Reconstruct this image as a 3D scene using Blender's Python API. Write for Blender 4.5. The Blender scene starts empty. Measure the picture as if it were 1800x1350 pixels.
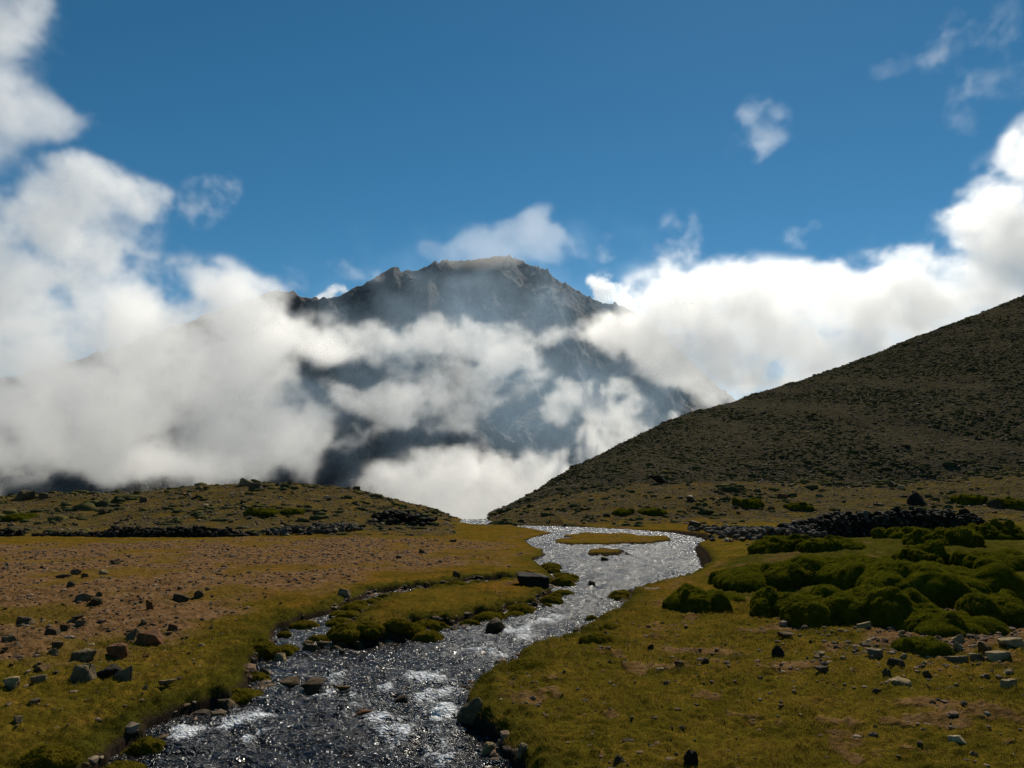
import bpy, math, random
import numpy as np
from mathutils import Vector

C = bpy.context.scene
COL = C.collection
R = math.radians

# ------------------------------------------------------------------ camera
CAM_Z, PITCH, FPX = 2.3, math.atan(165 / 1413), 1413.0
cam_d = bpy.data.cameras.new('camera')
cam = bpy.data.objects.new('camera', cam_d)
COL.objects.link(cam)
cam.location = (0, 0, CAM_Z)
cam.rotation_euler = (math.pi / 2 + PITCH, 0, 0)
cam_d.sensor_width = 36
cam_d.lens = 36 * FPX / 1800
cam_d.clip_start, cam_d.clip_end = 0.1, 60000
C.camera = cam

# ------------------------------------------------------------------ light
SUN_EL, SUN_AZ = R(40), R(18)            # azimuth measured from +Y towards +X
world = bpy.data.worlds.new('World')
C.world = world
world.use_nodes = True
wn, wl = world.node_tree.nodes, world.node_tree.links
sky = wn.new('ShaderNodeTexSky')
sky.sky_type = 'NISHITA'
sky.sun_disc = False
sky.sun_elevation = SUN_EL
sky.sun_rotation = SUN_AZ
sky.altitude = 3600
sky.air_density = 1.0
sky.dust_density = 0.3
sky.ozone_density = 2.0
bg = wn['Background']
bg.inputs['Strength'].default_value = 0.10
hs = wn.new('ShaderNodeHueSaturation')
hs.inputs['Hue'].default_value = 0.4825
hs.inputs['Saturation'].default_value = 1.27
hs.inputs['Value'].default_value = 0.74
wl.new(sky.outputs[0], hs.inputs['Color'])
wl.new(hs.outputs[0], bg.inputs[0])
sun_d = bpy.data.lights.new('sun', 'SUN')
sun_d.energy = 4.8
sun_d.angle = R(0.5)
sun_d.color = (1.0, 0.92, 0.78)
sun = bpy.data.objects.new('sun', sun_d)
COL.objects.link(sun)
sdir = Vector((math.sin(SUN_AZ) * math.cos(SUN_EL), math.cos(SUN_AZ) * math.cos(SUN_EL), math.sin(SUN_EL)))
sun.rotation_euler = sdir.to_track_quat('Z', 'Y').to_euler()
sun.location = (20, 60, 60)

C.view_settings.view_transform = 'Standard'
C.view_settings.look = 'None'
C.view_settings.exposure = 0
C.view_settings.gamma = 1
C.view_settings.use_curve_mapping = False
cy = C.cycles
cy.use_adaptive_sampling = True
cy.adaptive_threshold = 0.02
cy.use_denoising = True
cy.denoising_prefilter = 'NONE'
cy.denoising_input_passes = 'RGB_ALBEDO_NORMAL'
cy.max_bounces = 16
cy.diffuse_bounces = 2
cy.glossy_bounces = 2
cy.transmission_bounces = 2
cy.volume_bounces = 14
cy.volume_step_rate = 2.0
cy.volume_max_steps = 256
cy.sample_clamp_indirect = 4.0

# ------------------------------------------------------------------ helpers
SINP, COSP = math.sin(PITCH), math.cos(PITCH)
SLOPE = -0.021                            # the meadow falls gently towards the pass

def ray(px, py):
    """Direction (x, 1, z per unit of y) of a point seen at px, py in the 1800 x 1350 photograph."""
    dx, dy = (px - 900) / FPX, (675 - py) / FPX
    y = COSP - dy * SINP
    return dx / y, (SINP + dy * COSP) / y

def spot(px, py, h=0.0):
    """Point of the sloping meadow plane (h above it) seen at px, py."""
    tx, tz = ray(px, py)
    y = (CAM_Z - h) / (SLOPE - tz)
    return np.array((tx * y, y, SLOPE * y + h))

def far(px, py, d):
    tx, tz = ray(px, py)
    return np.array((tx * d, d, CAM_Z + tz * d))

def tag(o, label=None, cat=None, group=None, kind=None):
    for k, v in (('label', label), ('category', cat), ('group', group), ('kind', kind)):
        if v: o[k] = v
    return o

def mesh_obj(name, verts, faces, mat, parent=None, smooth=True):
    """verts (N,3); faces (M,3) or (M,4) integer array, or a list of such arrays."""
    me = bpy.data.meshes.new(name)
    fl = faces if isinstance(faces, list) else [faces]
    fl = [np.asarray(f, dtype=np.int32) for f in fl if len(f)]
    me.vertices.add(len(verts))
    me.vertices.foreach_set('co', np.asarray(verts, dtype=np.float32).ravel())
    nl = sum(f.size for f in fl); nf = sum(len(f) for f in fl)
    me.loops.add(nl); me.polygons.add(nf)
    me.loops.foreach_set('vertex_index', np.concatenate([f.ravel() for f in fl]))
    tot = np.concatenate([np.full(len(f), f.shape[1], np.int32) for f in fl])
    me.polygons.foreach_set('loop_start', np.concatenate(([0], np.cumsum(tot)[:-1])).astype(np.int32))
    me.polygons.foreach_set('use_smooth', np.full(nf, smooth))
    me.update(calc_edges=True)
    if mat: me.materials.append(mat)
    o = bpy.data.objects.new(name, me)
    COL.objects.link(o)
    if parent: o.parent = parent
    return o

def grid_faces(nr, nc):
    i = np.arange((nr - 1) * nc).reshape(nr - 1, nc)[:, :-1].ravel()
    return np.stack((i, i + 1, i + nc + 1, i + nc), 1)

def attr(me, name, vals):
    a = me.attributes.new(name, 'FLOAT', 'POINT')
    a.data.foreach_set('value', np.asarray(vals, dtype=np.float32).ravel())

def smooth(a, b, x):
    t = np.clip((np.asarray(x, dtype=float) - a) / (b - a), 0, 1)
    return t * t * (3 - 2 * t)

# value-gradient noise in numpy
_rng = np.random.default_rng(11)
_P = _rng.permutation(512).astype(np.int64); _P = np.concatenate((_P, _P, _P))
_G2 = _rng.normal(size=(512, 2)); _G2 /= np.linalg.norm(_G2, axis=1)[:, None]
_G3 = _rng.normal(size=(512, 3)); _G3 /= np.linalg.norm(_G3, axis=1)[:, None]

def noise2(x, y):
    x = np.asarray(x, float); y = np.asarray(y, float)
    xi = np.floor(x).astype(np.int64); yi = np.floor(y).astype(np.int64)
    xf, yf = x - xi, y - yi
    u = xf ** 3 * (xf * (xf * 6 - 15) + 10); v = yf ** 3 * (yf * (yf * 6 - 15) + 10)
    def g(ix, iy, fx, fy):
        gr = _G2[_P[(_P[ix & 511] + iy) & 511]]
        return gr[..., 0] * fx + gr[..., 1] * fy
    a = g(xi, yi, xf, yf); b = g(xi + 1, yi, xf - 1, yf)
    c = g(xi, yi + 1, xf, yf - 1); d = g(xi + 1, yi + 1, xf - 1, yf - 1)
    return 1.5 * ((a + (b - a) * u) * (1 - v) + (c + (d - c) * u) * v)

def noise3(p):
    p = np.asarray(p, float)
    i = np.floor(p).astype(np.int64); f = p - i
    w = f ** 3 * (f * (f * 6 - 15) + 10)
    out = 0
    for dx in (0, 1):
        for dy in (0, 1):
            for dz in (0, 1):
                gr = _G3[_P[(_P[(_P[(i[..., 0] + dx) & 511] + i[..., 1] + dy) & 511] + i[..., 2] + dz) & 511]]
                d = gr[..., 0] * (f[..., 0] - dx) + gr[..., 1] * (f[..., 1] - dy) + gr[..., 2] * (f[..., 2] - dz)
                out = out + d * (w[..., 0] if dx else 1 - w[..., 0]) * (w[..., 1] if dy else 1 - w[..., 1]) * (w[..., 2] if dz else 1 - w[..., 2])
    return 1.5 * out

def fbm2(x, y, octv=4, gain=0.5):
    s, a = 0, 1.0
    for k in range(octv):
        s = s + a * noise2(x * 2 ** k + 17.3 * k, y * 2 ** k - 9.1 * k); a *= gain
    return s

def ridged2(x, y, octv=5, gain=0.5):
    s, a, w = 0, 1.0, 1.0
    for k in range(octv):
        n = (1 - np.abs(noise2(x * 2.03 ** k + 31.7 * k, y * 2.03 ** k + 5.9 * k)) * 1.6)
        n = np.clip(n, 0, 1) ** 2
        s = s + a * n * w; w = np.clip(n * 1.6, 0, 1); a *= gain
    return s

# ------------------------------------------------------------------ node helpers
def new_mat(name):
    m = bpy.data.materials.new(name)
    m.use_nodes = True
    return m, m.node_tree.nodes, m.node_tree.links

def ramp(nodes, pts):
    r = nodes.new('ShaderNodeValToRGB')
    e = r.color_ramp.elements
    while len(e) < len(pts): e.new(0.5)
    for q, (p, c) in zip(e, pts):
        q.position = p
        q.color = (*c, 1) if len(c) == 3 else c
    return r

def mountain_mat():
    m, n, l = new_mat('mountain_rock')
    b = n['Principled BSDF']
    b.inputs['Roughness'].default_value = 0.95
    b.inputs['Specular IOR Level'].default_value = 0.1
    tc = n.new('ShaderNodeTexCoord')
    nz = n.new('ShaderNodeTexNoise'); nz.inputs['Scale'].default_value = 0.012; nz.inputs['Detail'].default_value = 10; nz.inputs['Roughness'].default_value = 0.65
    l.new(tc.outputs['Object'], nz.inputs['Vector'])
    rp = ramp(n, ((0.3, (0.04, 0.04, 0.042)), (0.5, (0.075, 0.072, 0.07)), (0.64, (0.12, 0.11, 0.10)), (0.75, (0.18, 0.165, 0.145))))
    l.new(nz.outputs[0], rp.inputs[0])
    at = n.new('ShaderNodeAttribute'); at.attribute_name = 'scree'
    mx = n.new('ShaderNodeMix'); mx.data_type = 'RGBA'
    l.new(at.outputs['Fac'], mx.inputs[0]); l.new(rp.outputs[0], mx.inputs[6]); mx.inputs[7].default_value = (0.22, 0.195, 0.165, 1)
    l.new(mx.outputs[2], b.inputs['Base Color'])
    n2 = n.new('ShaderNodeTexNoise'); n2.inputs['Scale'].default_value = 0.04; n2.inputs['Detail'].default_value = 8
    l.new(tc.outputs['Object'], n2.inputs['Vector'])
    bp = n.new('ShaderNodeBump'); bp.inputs['Strength'].default_value = 1.0; bp.inputs['Distance'].default_value = 26
    l.new(n2.outputs[0], bp.inputs['Height']); l.new(bp.outputs[0], b.inputs['Normal'])
    return m

# ------------------------------------------------------------------ mountain
RIDGE = [(-700, 760), (-300, 700), (0, 665), (200, 612), (350, 556), (430, 530), (470, 514), (488, 508), (510, 513), (530, 520), (560, 527), (575, 522), (600, 517),
         (612, 508), (640, 500), (660, 485), (690, 470), (700, 472), (706, 477), (730, 474), (750, 467), (765, 462), (790, 457), (830, 453), (870, 450),
         (890, 450), (900, 453), (930, 464), (960, 474), (975, 485), (990, 496), (1010, 505), (1030, 519), (1060, 530), (1090, 537), (1115, 548), (1160, 580),
         (1220, 640), (1290, 700), (1400, 760), (1700, 830), (2400, 870)]

def build_mountain():
    D = 4500.0
    rx, rz = np.array([far(px, py, D)[[0, 2]] for px, py in RIDGE]).T
    nx, ny = 900, 420
    x = np.linspace(-4200, 4000, nx); y = np.linspace(1700, 5400, ny)
    X, Y = np.meshgrid(x, y)
    u = X / Y * D                                   # the same direction, measured at the ridge's distance
    yr = D + 120 * noise2(u / 900, u * 0 + 3.3) + 60 * noise2(u / 260, u * 0 + 8.1)
    zr = np.interp(u, rx, rz) + CAM_Z * 0
    zr = zr * yr / D
    t = (yr - Y) / 2000.0                           # 0 on the ridge, 1 at the foot
    tf = np.clip(t, 0, 1.2)
    wx = X + 160 * noise2(X / 600, Y / 600) + 40 * noise2(X / 170, Y / 170)
    wy = Y + 160 * noise2(X / 600 + 40, Y / 600)
    base = -380.0
    prof = np.where(tf < 1, (1 - tf) ** 1.05, 0)
    Z = base + (zr - base) * prof
    spur = ridged2(wx / 560, wy / 2600, 6, 0.5) - 0.9
    fine = ridged2(wx / 150 + 9, wy / 420, 5, 0.55) - 0.8
    amp = np.clip(tf * 6, 0.0, 1) * (1 - 0.55 * np.clip(tf, 0, 1))
    Z = Z + amp * (125 * spur + 46 * fine) + 18 * (fine + 0.1) * np.exp(-(tf / .06) ** 2)
    # keep ground nearer than the ridge below the line of sight to it
    lim = zr * Y / yr - 6 + 14 * fine * 0
    Z = np.where((t > 0.002), np.minimum(Z, lim), Z)
    back = np.clip(-t * 2000, 0, None)
    Z = np.where(t < 0, zr - back * 1.1 - 30 * (1 - np.exp(-back / 60)) + 10 * fine * np.exp(-back / 80), Z)
    Z = np.maximum(Z, base - 40)
    o = mesh_obj('mountain', np.stack((X, Y, Z), -1).reshape(-1, 3), grid_faces(ny, nx), mountain_mat())
    gy = np.gradient(Z, axis=1)
    scree = smooth(-0.35, -0.75, spur) * smooth(0.05, 0.2, tf) * 0.4
    attr(o.data, 'scree', scree)
    tag(o, kind='structure')

# ------------------------------------------------------------------ clouds
def cloud_mat(name, dens, aniso=0.55, col=(1, 1, 1)):
    m, n, l = new_mat(name)
    n.remove(n['Principled BSDF'])
    v = n.new('ShaderNodeVolumePrincipled')
    v.inputs['Color'].default_value = (*col, 1)
    v.inputs['Density'].default_value = dens
    v.inputs['Anisotropy'].default_value = aniso
    v.inputs['Density Attribute'].default_value = 'density'
    l.new(v.outputs[0], n['Material Output'].inputs['Volume'])
    return m

def cloud(label, depth, blobs, thick, dens, vox, amp=3.6, thr=0.38, soft=0.8, scale=None, seed=0.0, name='cloud', rough=0.68, low=0.0):
    """A cloud of real size and depth: a voxel cube whose density is a union of soft ellipsoids eaten into by fractal noise."""
    cs, rs = [], []
    for b in blobs:
        px, py, ax, ay = b[:4]
        d = depth + (b[4] if len(b) > 4 else 0)
        k = b[5] if len(b) > 5 else 1.0
        cs.append(far(px, py, d)); rs.append((ax / FPX * d * 1.25, thick * min(1.0, .35 + ay / 110) * k, ay / FPX * d * 1.25))
    cs, rs = np.array(cs), np.array(rs)
    lo, hi = (cs - rs * 1.05).min(0), (cs + rs * 1.05).max(0)
    lo[2] = max(lo[2], -350)
    mid = (lo + hi) / 2
    res = np.clip(np.ceil((hi - lo) / vox), 8, 400).astype(int)
    t = bpy.data.node_groups.new(name + '_density', 'GeometryNodeTree')
    t.interface.new_socket('Geometry', in_out='INPUT', socket_type='NodeSocketGeometry')
    t.interface.new_socket('Geometry', in_out='OUTPUT', socket_type='NodeSocketGeometry')
    n, l = t.nodes, t.links
    def math_(op, a, b=None, clamp=False):
        q = n.new('ShaderNodeMath'); q.operation = op; q.use_clamp = clamp
        for k, s in enumerate((a, b)):
            if s is None: continue
            if isinstance(s, (int, float)): q.inputs[k].default_value = s
            else: l.new(s, q.inputs[k])
        return q.outputs[0]
    def vec(op, a, b):
        q = n.new('ShaderNodeVectorMath'); q.operation = op
        for k, s in enumerate((a, b)):
            if isinstance(s, (tuple, list)): q.inputs[k].default_value = s
            else: l.new(s, q.inputs[k])
        return q.outputs['Value'] if op == 'DOT_PRODUCT' else q.outputs[0]
    pos = n.new('GeometryNodeInputPosition').outputs[0]
    s0 = scale or 420.0
    # domain warp gives torn, curling edges
    wz = n.new('ShaderNodeTexNoise'); wz.inputs['Scale'].default_value = 1.0; wz.inputs['Detail'].default_value = 2
    l.new(vec('ADD', vec('MULTIPLY', pos, (1 / s0,) * 3), (seed * 3.1, seed, 7.7)), wz.inputs['Vector'])
    warp = vec('MULTIPLY', vec('SUBTRACT', wz.outputs['Color'], (.5, .5, .5)), (s0 * .45,) * 3)
    wp = vec('ADD', pos, warp)
    f = None
    for c, r in zip(cs - mid, rs):
        q = vec('MULTIPLY', vec('SUBTRACT', wp, tuple(c)), tuple(1 / r))
        a = math_('SUBTRACT', 1.0, vec('DOT_PRODUCT', q, q), True)
        a = math_('MULTIPLY', a, math_('ADD', math_('MULTIPLY', a, .5), .5))
        f = a if f is None else math_('ADD', f, a)
    f = math_('MINIMUM', f, 1.5)
    nz = n.new('ShaderNodeTexNoise'); nz.inputs['Scale'].default_value = 1.0
    nz.inputs['Detail'].default_value = 6; nz.inputs['Roughness'].default_value = rough
    l.new(vec('ADD', vec('MULTIPLY', wp, (2.0 / s0, 1.5 / s0, 2.2 / s0)), (seed, seed * 2.3, 1.7)), nz.inputs['Vector'])
    e = math_('MULTIPLY', math_('SUBTRACT', nz.outputs[0], .5), amp * 2)
    d = math_('ADD', f, e)
    d = math_('DIVIDE', math_('SUBTRACT', d, thr), soft, True)
    d = math_('MULTIPLY', d, math_('MULTIPLY', f, 3.0, True))
    d = math_('POWER', d, 1.5)
    vc = n.new('GeometryNodeVolumeCube')
    l.new(d, vc.inputs['Density'])
    vc.inputs['Min'].default_value = tuple(lo - mid); vc.inputs['Max'].default_value = tuple(hi - mid)
    for k, ax in enumerate('XYZ'): vc.inputs['Resolution ' + ax].default_value = int(res[k])
    sm = n.new('GeometryNodeSetMaterial')
    mat = cloud_mat(name + '_vapour', dens)
    sm.inputs['Material'].default_value = mat
    l.new(vc.outputs[0], sm.inputs[0])
    go = n.new('NodeGroupOutput'); l.new(sm.outputs[0], go.inputs[0])
    vol = bpy.data.volumes.new(name)
    vol.materials.append(mat)
    o = bpy.data.objects.new(name, vol); COL.objects.link(o)
    o.location = mid
    md = o.modifiers.new('density', 'NODES'); md.node_group = t
    tag(o, label, 'cloud')
    print('cloud', label[:30], res, int(np.prod(res)))
    return o

def build_clouds():
    cloud('huge pale grey cloud bank filling the left side, darkest at its foot', 2300,
          [(60, 420, 200, 140), (10, 335, 150, 70), (140, 318, 80, 50), (245, 345, 80, 38), (100, 600, 280, 170), (300, 560, 200, 105), (400, 525, 100, 60),
           (0, 750, 250, 130), (250, 720, 230, 130), (400, 740, 150, 100), (500, 750, 90, 70), (400, 640, 160, 90), (530, 600, 130, 55), (420, 835, 150, 45, 100), (260, 815, 120, 40, 100), (10, 670, 150, 75), (0, 770, 130, 60)],
          250, 0.009, 11, seed=1.3, scale=380, amp=4.0, thr=.42)
    cloud('ragged white cloud drifting across the middle of the mountain face', 2550,
          [(600, 610, 150, 45), (720, 600, 120, 42), (800, 590, 80, 35), (885, 610, 55, 48), (850, 660, 100, 62), (760, 690, 125, 60), (720, 725, 105, 48),
           (650, 705, 75, 32), (800, 735, 65, 34), (620, 770, 60, 24), (560, 690, 60, 30)],
          150, 0.008, 8, seed=4.1, scale=280, amp=4.2, thr=.52)
    cloud('low white cloud filling the notch of the valley above the stream', 1400,
          [(800, 850, 140, 68), (880, 870, 180, 85), (750, 840, 80, 50), (1000, 820, 110, 58), (1065, 780, 85, 45), (840, 795, 45, 45), (930, 910, 200, 80), (715, 865, 65, 50), (780, 920, 150, 60)],
          75, 0.018, 5, seed=6.7, scale=170, amp=3.8, thr=.3)
    cloud('small torn cloud puffs over the lower right mountain face', 2500,
          [(1050, 700, 75, 40), (1010, 690, 50, 26), (1100, 745, 85, 52), (1150, 765, 70, 45), (970, 725, 38, 28)],
          120, 0.009, 7, seed=2.9, scale=220, amp=4.0, thr=.42)
    cloud('bright white cloud bank behind the dark scree hill on the right', 2450,
          [(1180, 545, 95, 80), (1130, 590, 110, 60), (1250, 525, 120, 70), (1330, 530, 130, 72), (1420, 555, 140, 85), (1530, 540, 140, 82),
           (1650, 495, 130, 88), (1740, 420, 80, 105), (1810, 400, 120, 140), (1725, 345, 50, 50), (1785, 255, 45, 50), (1300, 620, 130, 65), (1450, 640, 170, 85),
           (1620, 600, 230, 140), (1330, 680, 150, 60), (1190, 630, 80, 45), (1255, 680, 70, 40), (1010, 580, 85, 32), (1070, 590, 70, 40)],
          220, 0.010, 10, seed=8.2, amp=4.0, thr=.42, scale=380)
    cloud('tall cloud column rising out of the top left corner', 1900,
          [(-20, 60, 110, 120), (-30, 170, 130, 120), (45, 200, 90, 50), (120, 205, 65, 30), (10, 0, 80, 70)],
          180, 0.006, 9, seed=3.3, amp=3.4, thr=.28)
    cloud('translucent cap of cloud trailing over the summit', 4330,
          [(900, 425, 100, 48), (945, 400, 60, 38), (850, 440, 85, 34), (985, 430, 50, 38), (775, 445, 45, 20), (830, 462, 70, 20), (920, 450, 70, 24)],
          150, 0.0016, 12, seed=5.5, scale=420, rough=0.55, amp=2.6, thr=.2)
    cloud('small bright cumulus peeping over the right shoulder of the ridge', 6500,
          [(1058, 505, 32, 32), (1082, 528, 32, 26), (1110, 540, 26, 16)], 260, 0.016, 16, seed=7.5, scale=300, amp=2.5, thr=.2)
    cloud('tiny bright cumulus peeping over the left saddle of the ridge', 6500,
          [(592, 515, 22, 16), (570, 526, 18, 8)], 200, 0.016, 14, seed=9.5, scale=260, amp=2.5, thr=.2)
    for lab, sd, bl, dn in (
            ('thin wisp of cloud beside the left bank', 1.9, [(370, 345, 55, 45), (340, 375, 50, 28), (400, 325, 28, 26)], 0.0038),
            ('lone thin wisp of cloud in the open sky above the right bank', 2.2, [(1340, 225, 55, 55), (1325, 255, 50, 30), (1355, 245, 40, 24), (1345, 200, 44, 30)], 0.0020),
            ('broken high wisps in the top right corner of the sky', 3.8, [(1690, 185, 34, 70), (1655, 95, 45, 55), (1680, 38, 40, 26), (1755, 50, 48, 48), (1580, 120, 60, 20), (1785, 120, 50, 60), (1735, 150, 40, 40)], 0.0013),
            ('thin ragged plume rising from the left end of the right bank', 7.1, [(1200, 430, 50, 60), (1185, 470, 60, 40)], 0.004),
            ('faint wisp of vapour standing above the right bank', 4.4, [(1395, 420, 36, 26), (1420, 400, 30, 14)], 0.003),
            ('faint curl of vapour right of the summit cap', 5.9, [(1080, 425, 26, 24), (1060, 445, 24, 16)], 0.003),
            ('faint vapour plumes left of the peak', 6.6, [(520, 490, 20, 34), (640, 480, 60, 16), (600, 470, 30, 26)], 0.003)):
        cloud(lab, 2000, bl, 90, dn, 5, seed=sd, scale=130, soft=1.5, amp=4.4, thr=.42)
    o = cloud('thin veil of mist hanging before the whole mountain face', 3050,
              [(850, 520, 420, 130), (800, 640, 420, 130), (1050, 680, 350, 140), (650, 800, 420, 160), (950, 820, 350, 140)], 330, 0.0008, 24, seed=3.7, scale=500, amp=2.6, thr=.25, soft=1.1, name='mist')
    del o['category']; o['kind'] = 'stuff'
    bpy.data.materials['mist_vapour'].node_tree.nodes['Principled Volume'].inputs['Color'].default_value = (.55, .77, 1, 1)

# ------------------------------------------------------------------ the lie of the land
def P(*pts):
    """Flat ground positions of points of the photograph on the water plane."""
    return np.array([spot(px, py)[:2] for px, py in pts])

STREAM = P((1020, 1700), (950, 1450), (870, 1350), (850, 1312), (836, 1294), (802, 1280), (796, 1239), (807, 1220), (856, 1187), (889, 1176), (893, 1159), (912, 1148), (955, 1138),
           (995, 1134), (1005, 1119), (1026, 1104), (1046, 1089), (1070, 1084), (1090, 1068), (1104, 1044), (1141, 1034), (1188, 1027), (1204, 1022), (1243, 1004),
           (1234, 983), (1226, 971), (1222, 963), (1251, 955), (1234, 945), (1181, 936), (1100, 930), (1037, 927), (989, 925), (978, 920), (900, 916), (862, 913.5), (838, 912.5), (815, 912.5),
           (807, 918), (833, 922), (900, 924), (937, 930), (974, 937), (944, 944), (926, 950), (941, 961), (959, 968), (963, 978), (940, 984), (959, 998), (968, 1007),
           (985, 1022), (968, 1031), (981, 1043), (956, 1057), (957, 1068), (904, 1072), (900, 1081), (848, 1087), (818, 1096), (796, 1104), (737, 1100), (738, 1112), (748, 1120),
           (700, 1128), (659, 1136), (574, 1139), (568, 1126), (600, 1112), (607, 1099), (626, 1083), (648, 1068), (674, 1053), (722, 1046), (774, 1042), (807, 1036), (848, 1031), (900, 1024),
           (890, 1018), (833, 1021), (781, 1031), (722, 1037), (685, 1041), (656, 1046), (644, 1057), (622, 1065), (585, 1083), (537, 1094), (522, 1102), (500, 1109),
           (489, 1122), (493, 1146), (456, 1171), (464, 1187), (452, 1211), (428, 1236), (383, 1248), (326, 1264), (281, 1285), (277, 1301), (240, 1317), (212, 1346), (60, 1450), (-300, 1700))
ISLES = [P((985, 952), (1000, 944), (1030, 938), (1100, 939), (1170, 946), (1175, 951), (1130, 956), (1060, 957), (1010, 959)),
         P((1026, 968), (1050, 964), (1095, 967), (1098, 973), (1060, 979), (1030, 974))]

def seg_dist(x, y, poly):
    """Distance to a closed outline, positive outside it."""
    d = np.full(x.shape, 1e9); inside = np.zeros(x.shape, bool)
    n = len(poly)
    for i in range(n):
        (ax, ay), (bx, by) = poly[i], poly[(i + 1) % n]
        ex, ey = bx - ax, by - ay
        t = np.clip(((x - ax) * ex + (y - ay) * ey) / (ex * ex + ey * ey + 1e-12), 0, 1)
        d = np.minimum(d, (x - ax - t * ex) ** 2 + (y - ay - t * ey) ** 2)
        if ay != by:
            c = ((ay > y) != (by > y)) & (x < (bx - ax) * (y - ay) / (by - ay) + ax)
            inside ^= c
    return np.where(inside, -1, 1) * np.sqrt(d)

def shore(x, y):
    """Distance to the water's edge, negative in the water."""
    x = np.asarray(x, float); y = np.asarray(y, float)
    out = np.full(x.shape, 30.0)
    k = (y < 90) & (y > 2) & (x < 16) & (x > -6)
    if k.any():
        w = np.clip(y[k] / 14, .6, 1.6)
        xx = x[k] + .045 * w * noise2(x[k] * 3.1 / w, y[k] * 3.1 / w); yy = y[k] + .09 * w * noise2(x[k] * 2.3 / w + 9, y[k] * 2.3 / w)
        d = seg_dist(xx, yy, STREAM)
        d = d - .14
        wi = np.clip((y[k] - 20) / 10, 0, 1)
        xi = xx + wi * .5 * fbm2(x[k] / 1.6, y[k] / 3, 3); yi = yy + wi * 1.5 * fbm2(x[k] / 1.8 + 5, y[k] / 4, 3)
        for isl in ISLES: d = np.maximum(d, -seg_dist(xi, yi, isl))
        out[k] = d
    return out

def prof(pts, dist):
    """Skyline profile: heights at the given distance over the direction x / y."""
    q = [(ray(px, py)[0], CAM_Z + ray(px, py)[1] * (dist(ray(px, py)[0]) if callable(dist) else dist)) for px, py in pts]
    return np.array(q).T

YK, YB = 76.0, 84.0
KNOLL = prof([(-900, 880), (-300, 876), (0, 872), (100, 868), (200, 866), (300, 860), (370, 853), (430, 850), (520, 850), (600, 856), (660, 868), (720, 887), (780, 903), (815, 911)], YK)
BENCH = prof([(838, 912), (850, 910), (880, 902), (920, 888), (960, 876), (1000, 866), (1060, 857), (1100, 852), (1160, 850), (1250, 848), (1400, 846), (1500, 850), (1600, 848), (1700, 838), (1800, 828), (2600, 800)], YB)
def y_hill(tx): return 100 + np.clip((tx - .0) / .64, -.1, 2) * 105
HILL = prof([(838, 913), (850, 912), (880, 895), (920, 871), (950, 856), (1000, 830), (1060, 797), (1120, 765), (1180, 738), (1230, 721), (1280, 706), (1340, 690), (1400, 671), (1460, 651),
             (1500, 635), (1560, 613), (1620, 590), (1680, 567), (1740, 543), (1800, 519), (2000, 450), (2600, 330)], y_hill)

def land(x, y, d=None):
    """Height of the ground."""
    x = np.asarray(x, float); y = np.asarray(y, float)
    tx = x / y
    z = SLOPE * y
    base_b = SLOPE * YB; base_k = SLOPE * YK
    # left knoll
    lk = smooth(-.055, -.085, tx)
    hk = np.interp(tx, KNOLL[0], KNOLL[1]) - base_k
    up = np.clip((y - 44) / (YK - 44), 0, 1)
    kz = hk * (smooth(0, 1, up) * .7 + up * .3)
    # right bench and hill
    rb = smooth(-.05, -.02, tx)
    hb = np.interp(tx, BENCH[0], BENCH[1]) - base_b
    upb = np.clip((y - 58) / (YB - 58), 0, 1)
    bz = hb * (smooth(0, 1, upb) * .6 + upb * .4)
    z = z + lk * kz + rb * bz
    yh = y_hill(tx)
    hh = np.interp(tx, HILL[0], HILL[1])
    t = np.clip((y - YB - 2) / (yh - YB - 2), 0, 1)
    zb = np.interp(tx, BENCH[0], BENCH[1]) - (0.0)
    zh = zb + (hh - zb) * (1.12 * t - .12 * t * t)
    hill = rb * smooth(YB - 4, YB + 6, y)
    z = z * (1 - hill) + zh * hill
    # beyond the crests everything falls into the valley
    yc = np.where(tx < -.03, YK + 2, yh)
    over = np.clip(y - yc, 0, None)
    z = z - np.minimum(over * (.12 + .5 * (1 - np.exp(-over / 15))), 420)
    z = np.maximum(z, -430)
    # unevenness
    rough = np.clip(lk * smooth(44, 54, y) + rb * smooth(56, 66, y), 0, 1)
    z = z + rough * (.20 * fbm2(x / 5.5, y / 7.5, 4, .55)) + hill * 0.35 * fbm2(x / 16, y / 16, 3)
    flat = (1 - rough) * smooth(300, 100, y)
    d = shore(x, y) if d is None else d
    far_k = 1 - .68 * smooth(12, 38, y)
    bank = .05 + .10 * (1 - np.exp(-np.clip(d, 0, None) / .11)) + .07 * (1 - np.exp(-np.clip(d, 0, None) / 1.2))
    lump = np.abs(noise2(x * 2.6 + 4, y * 2.6)) * .16 * np.exp(-np.clip(d, 0, None) / .45) + np.abs(noise2(x * 6.6, y * 6.6 + 3)) * .05
    land_h = (bank + lump * smooth(.0, .12, d)) * far_k + .075 * fbm2(x / 1.9, y / 1.9, 3) * smooth(.1, 1.4, d) * far_k + .018 * noise2(x / .21, y / .21) + .010 * noise2(x / .083, y / .083)
    bed = -.05 - .35 * smooth(0, .5, -d)
    z = z + flat * np.where(d > 0, land_h, bed * smooth(95, 80, y))
    # the right meadow climbs a little towards the cushions and the far right corner
    z = z + flat * .22 * smooth(2.0, 6.0, x - .12 * y) * smooth(5, 9, y)
    z = z + .55 * np.exp(-((x - 12.5) / 6) ** 2 - ((y - 25) / 9) ** 2)
    return z

def land1(x, y):
    return float(land(np.array([x]), np.array([y]))[0])

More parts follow.
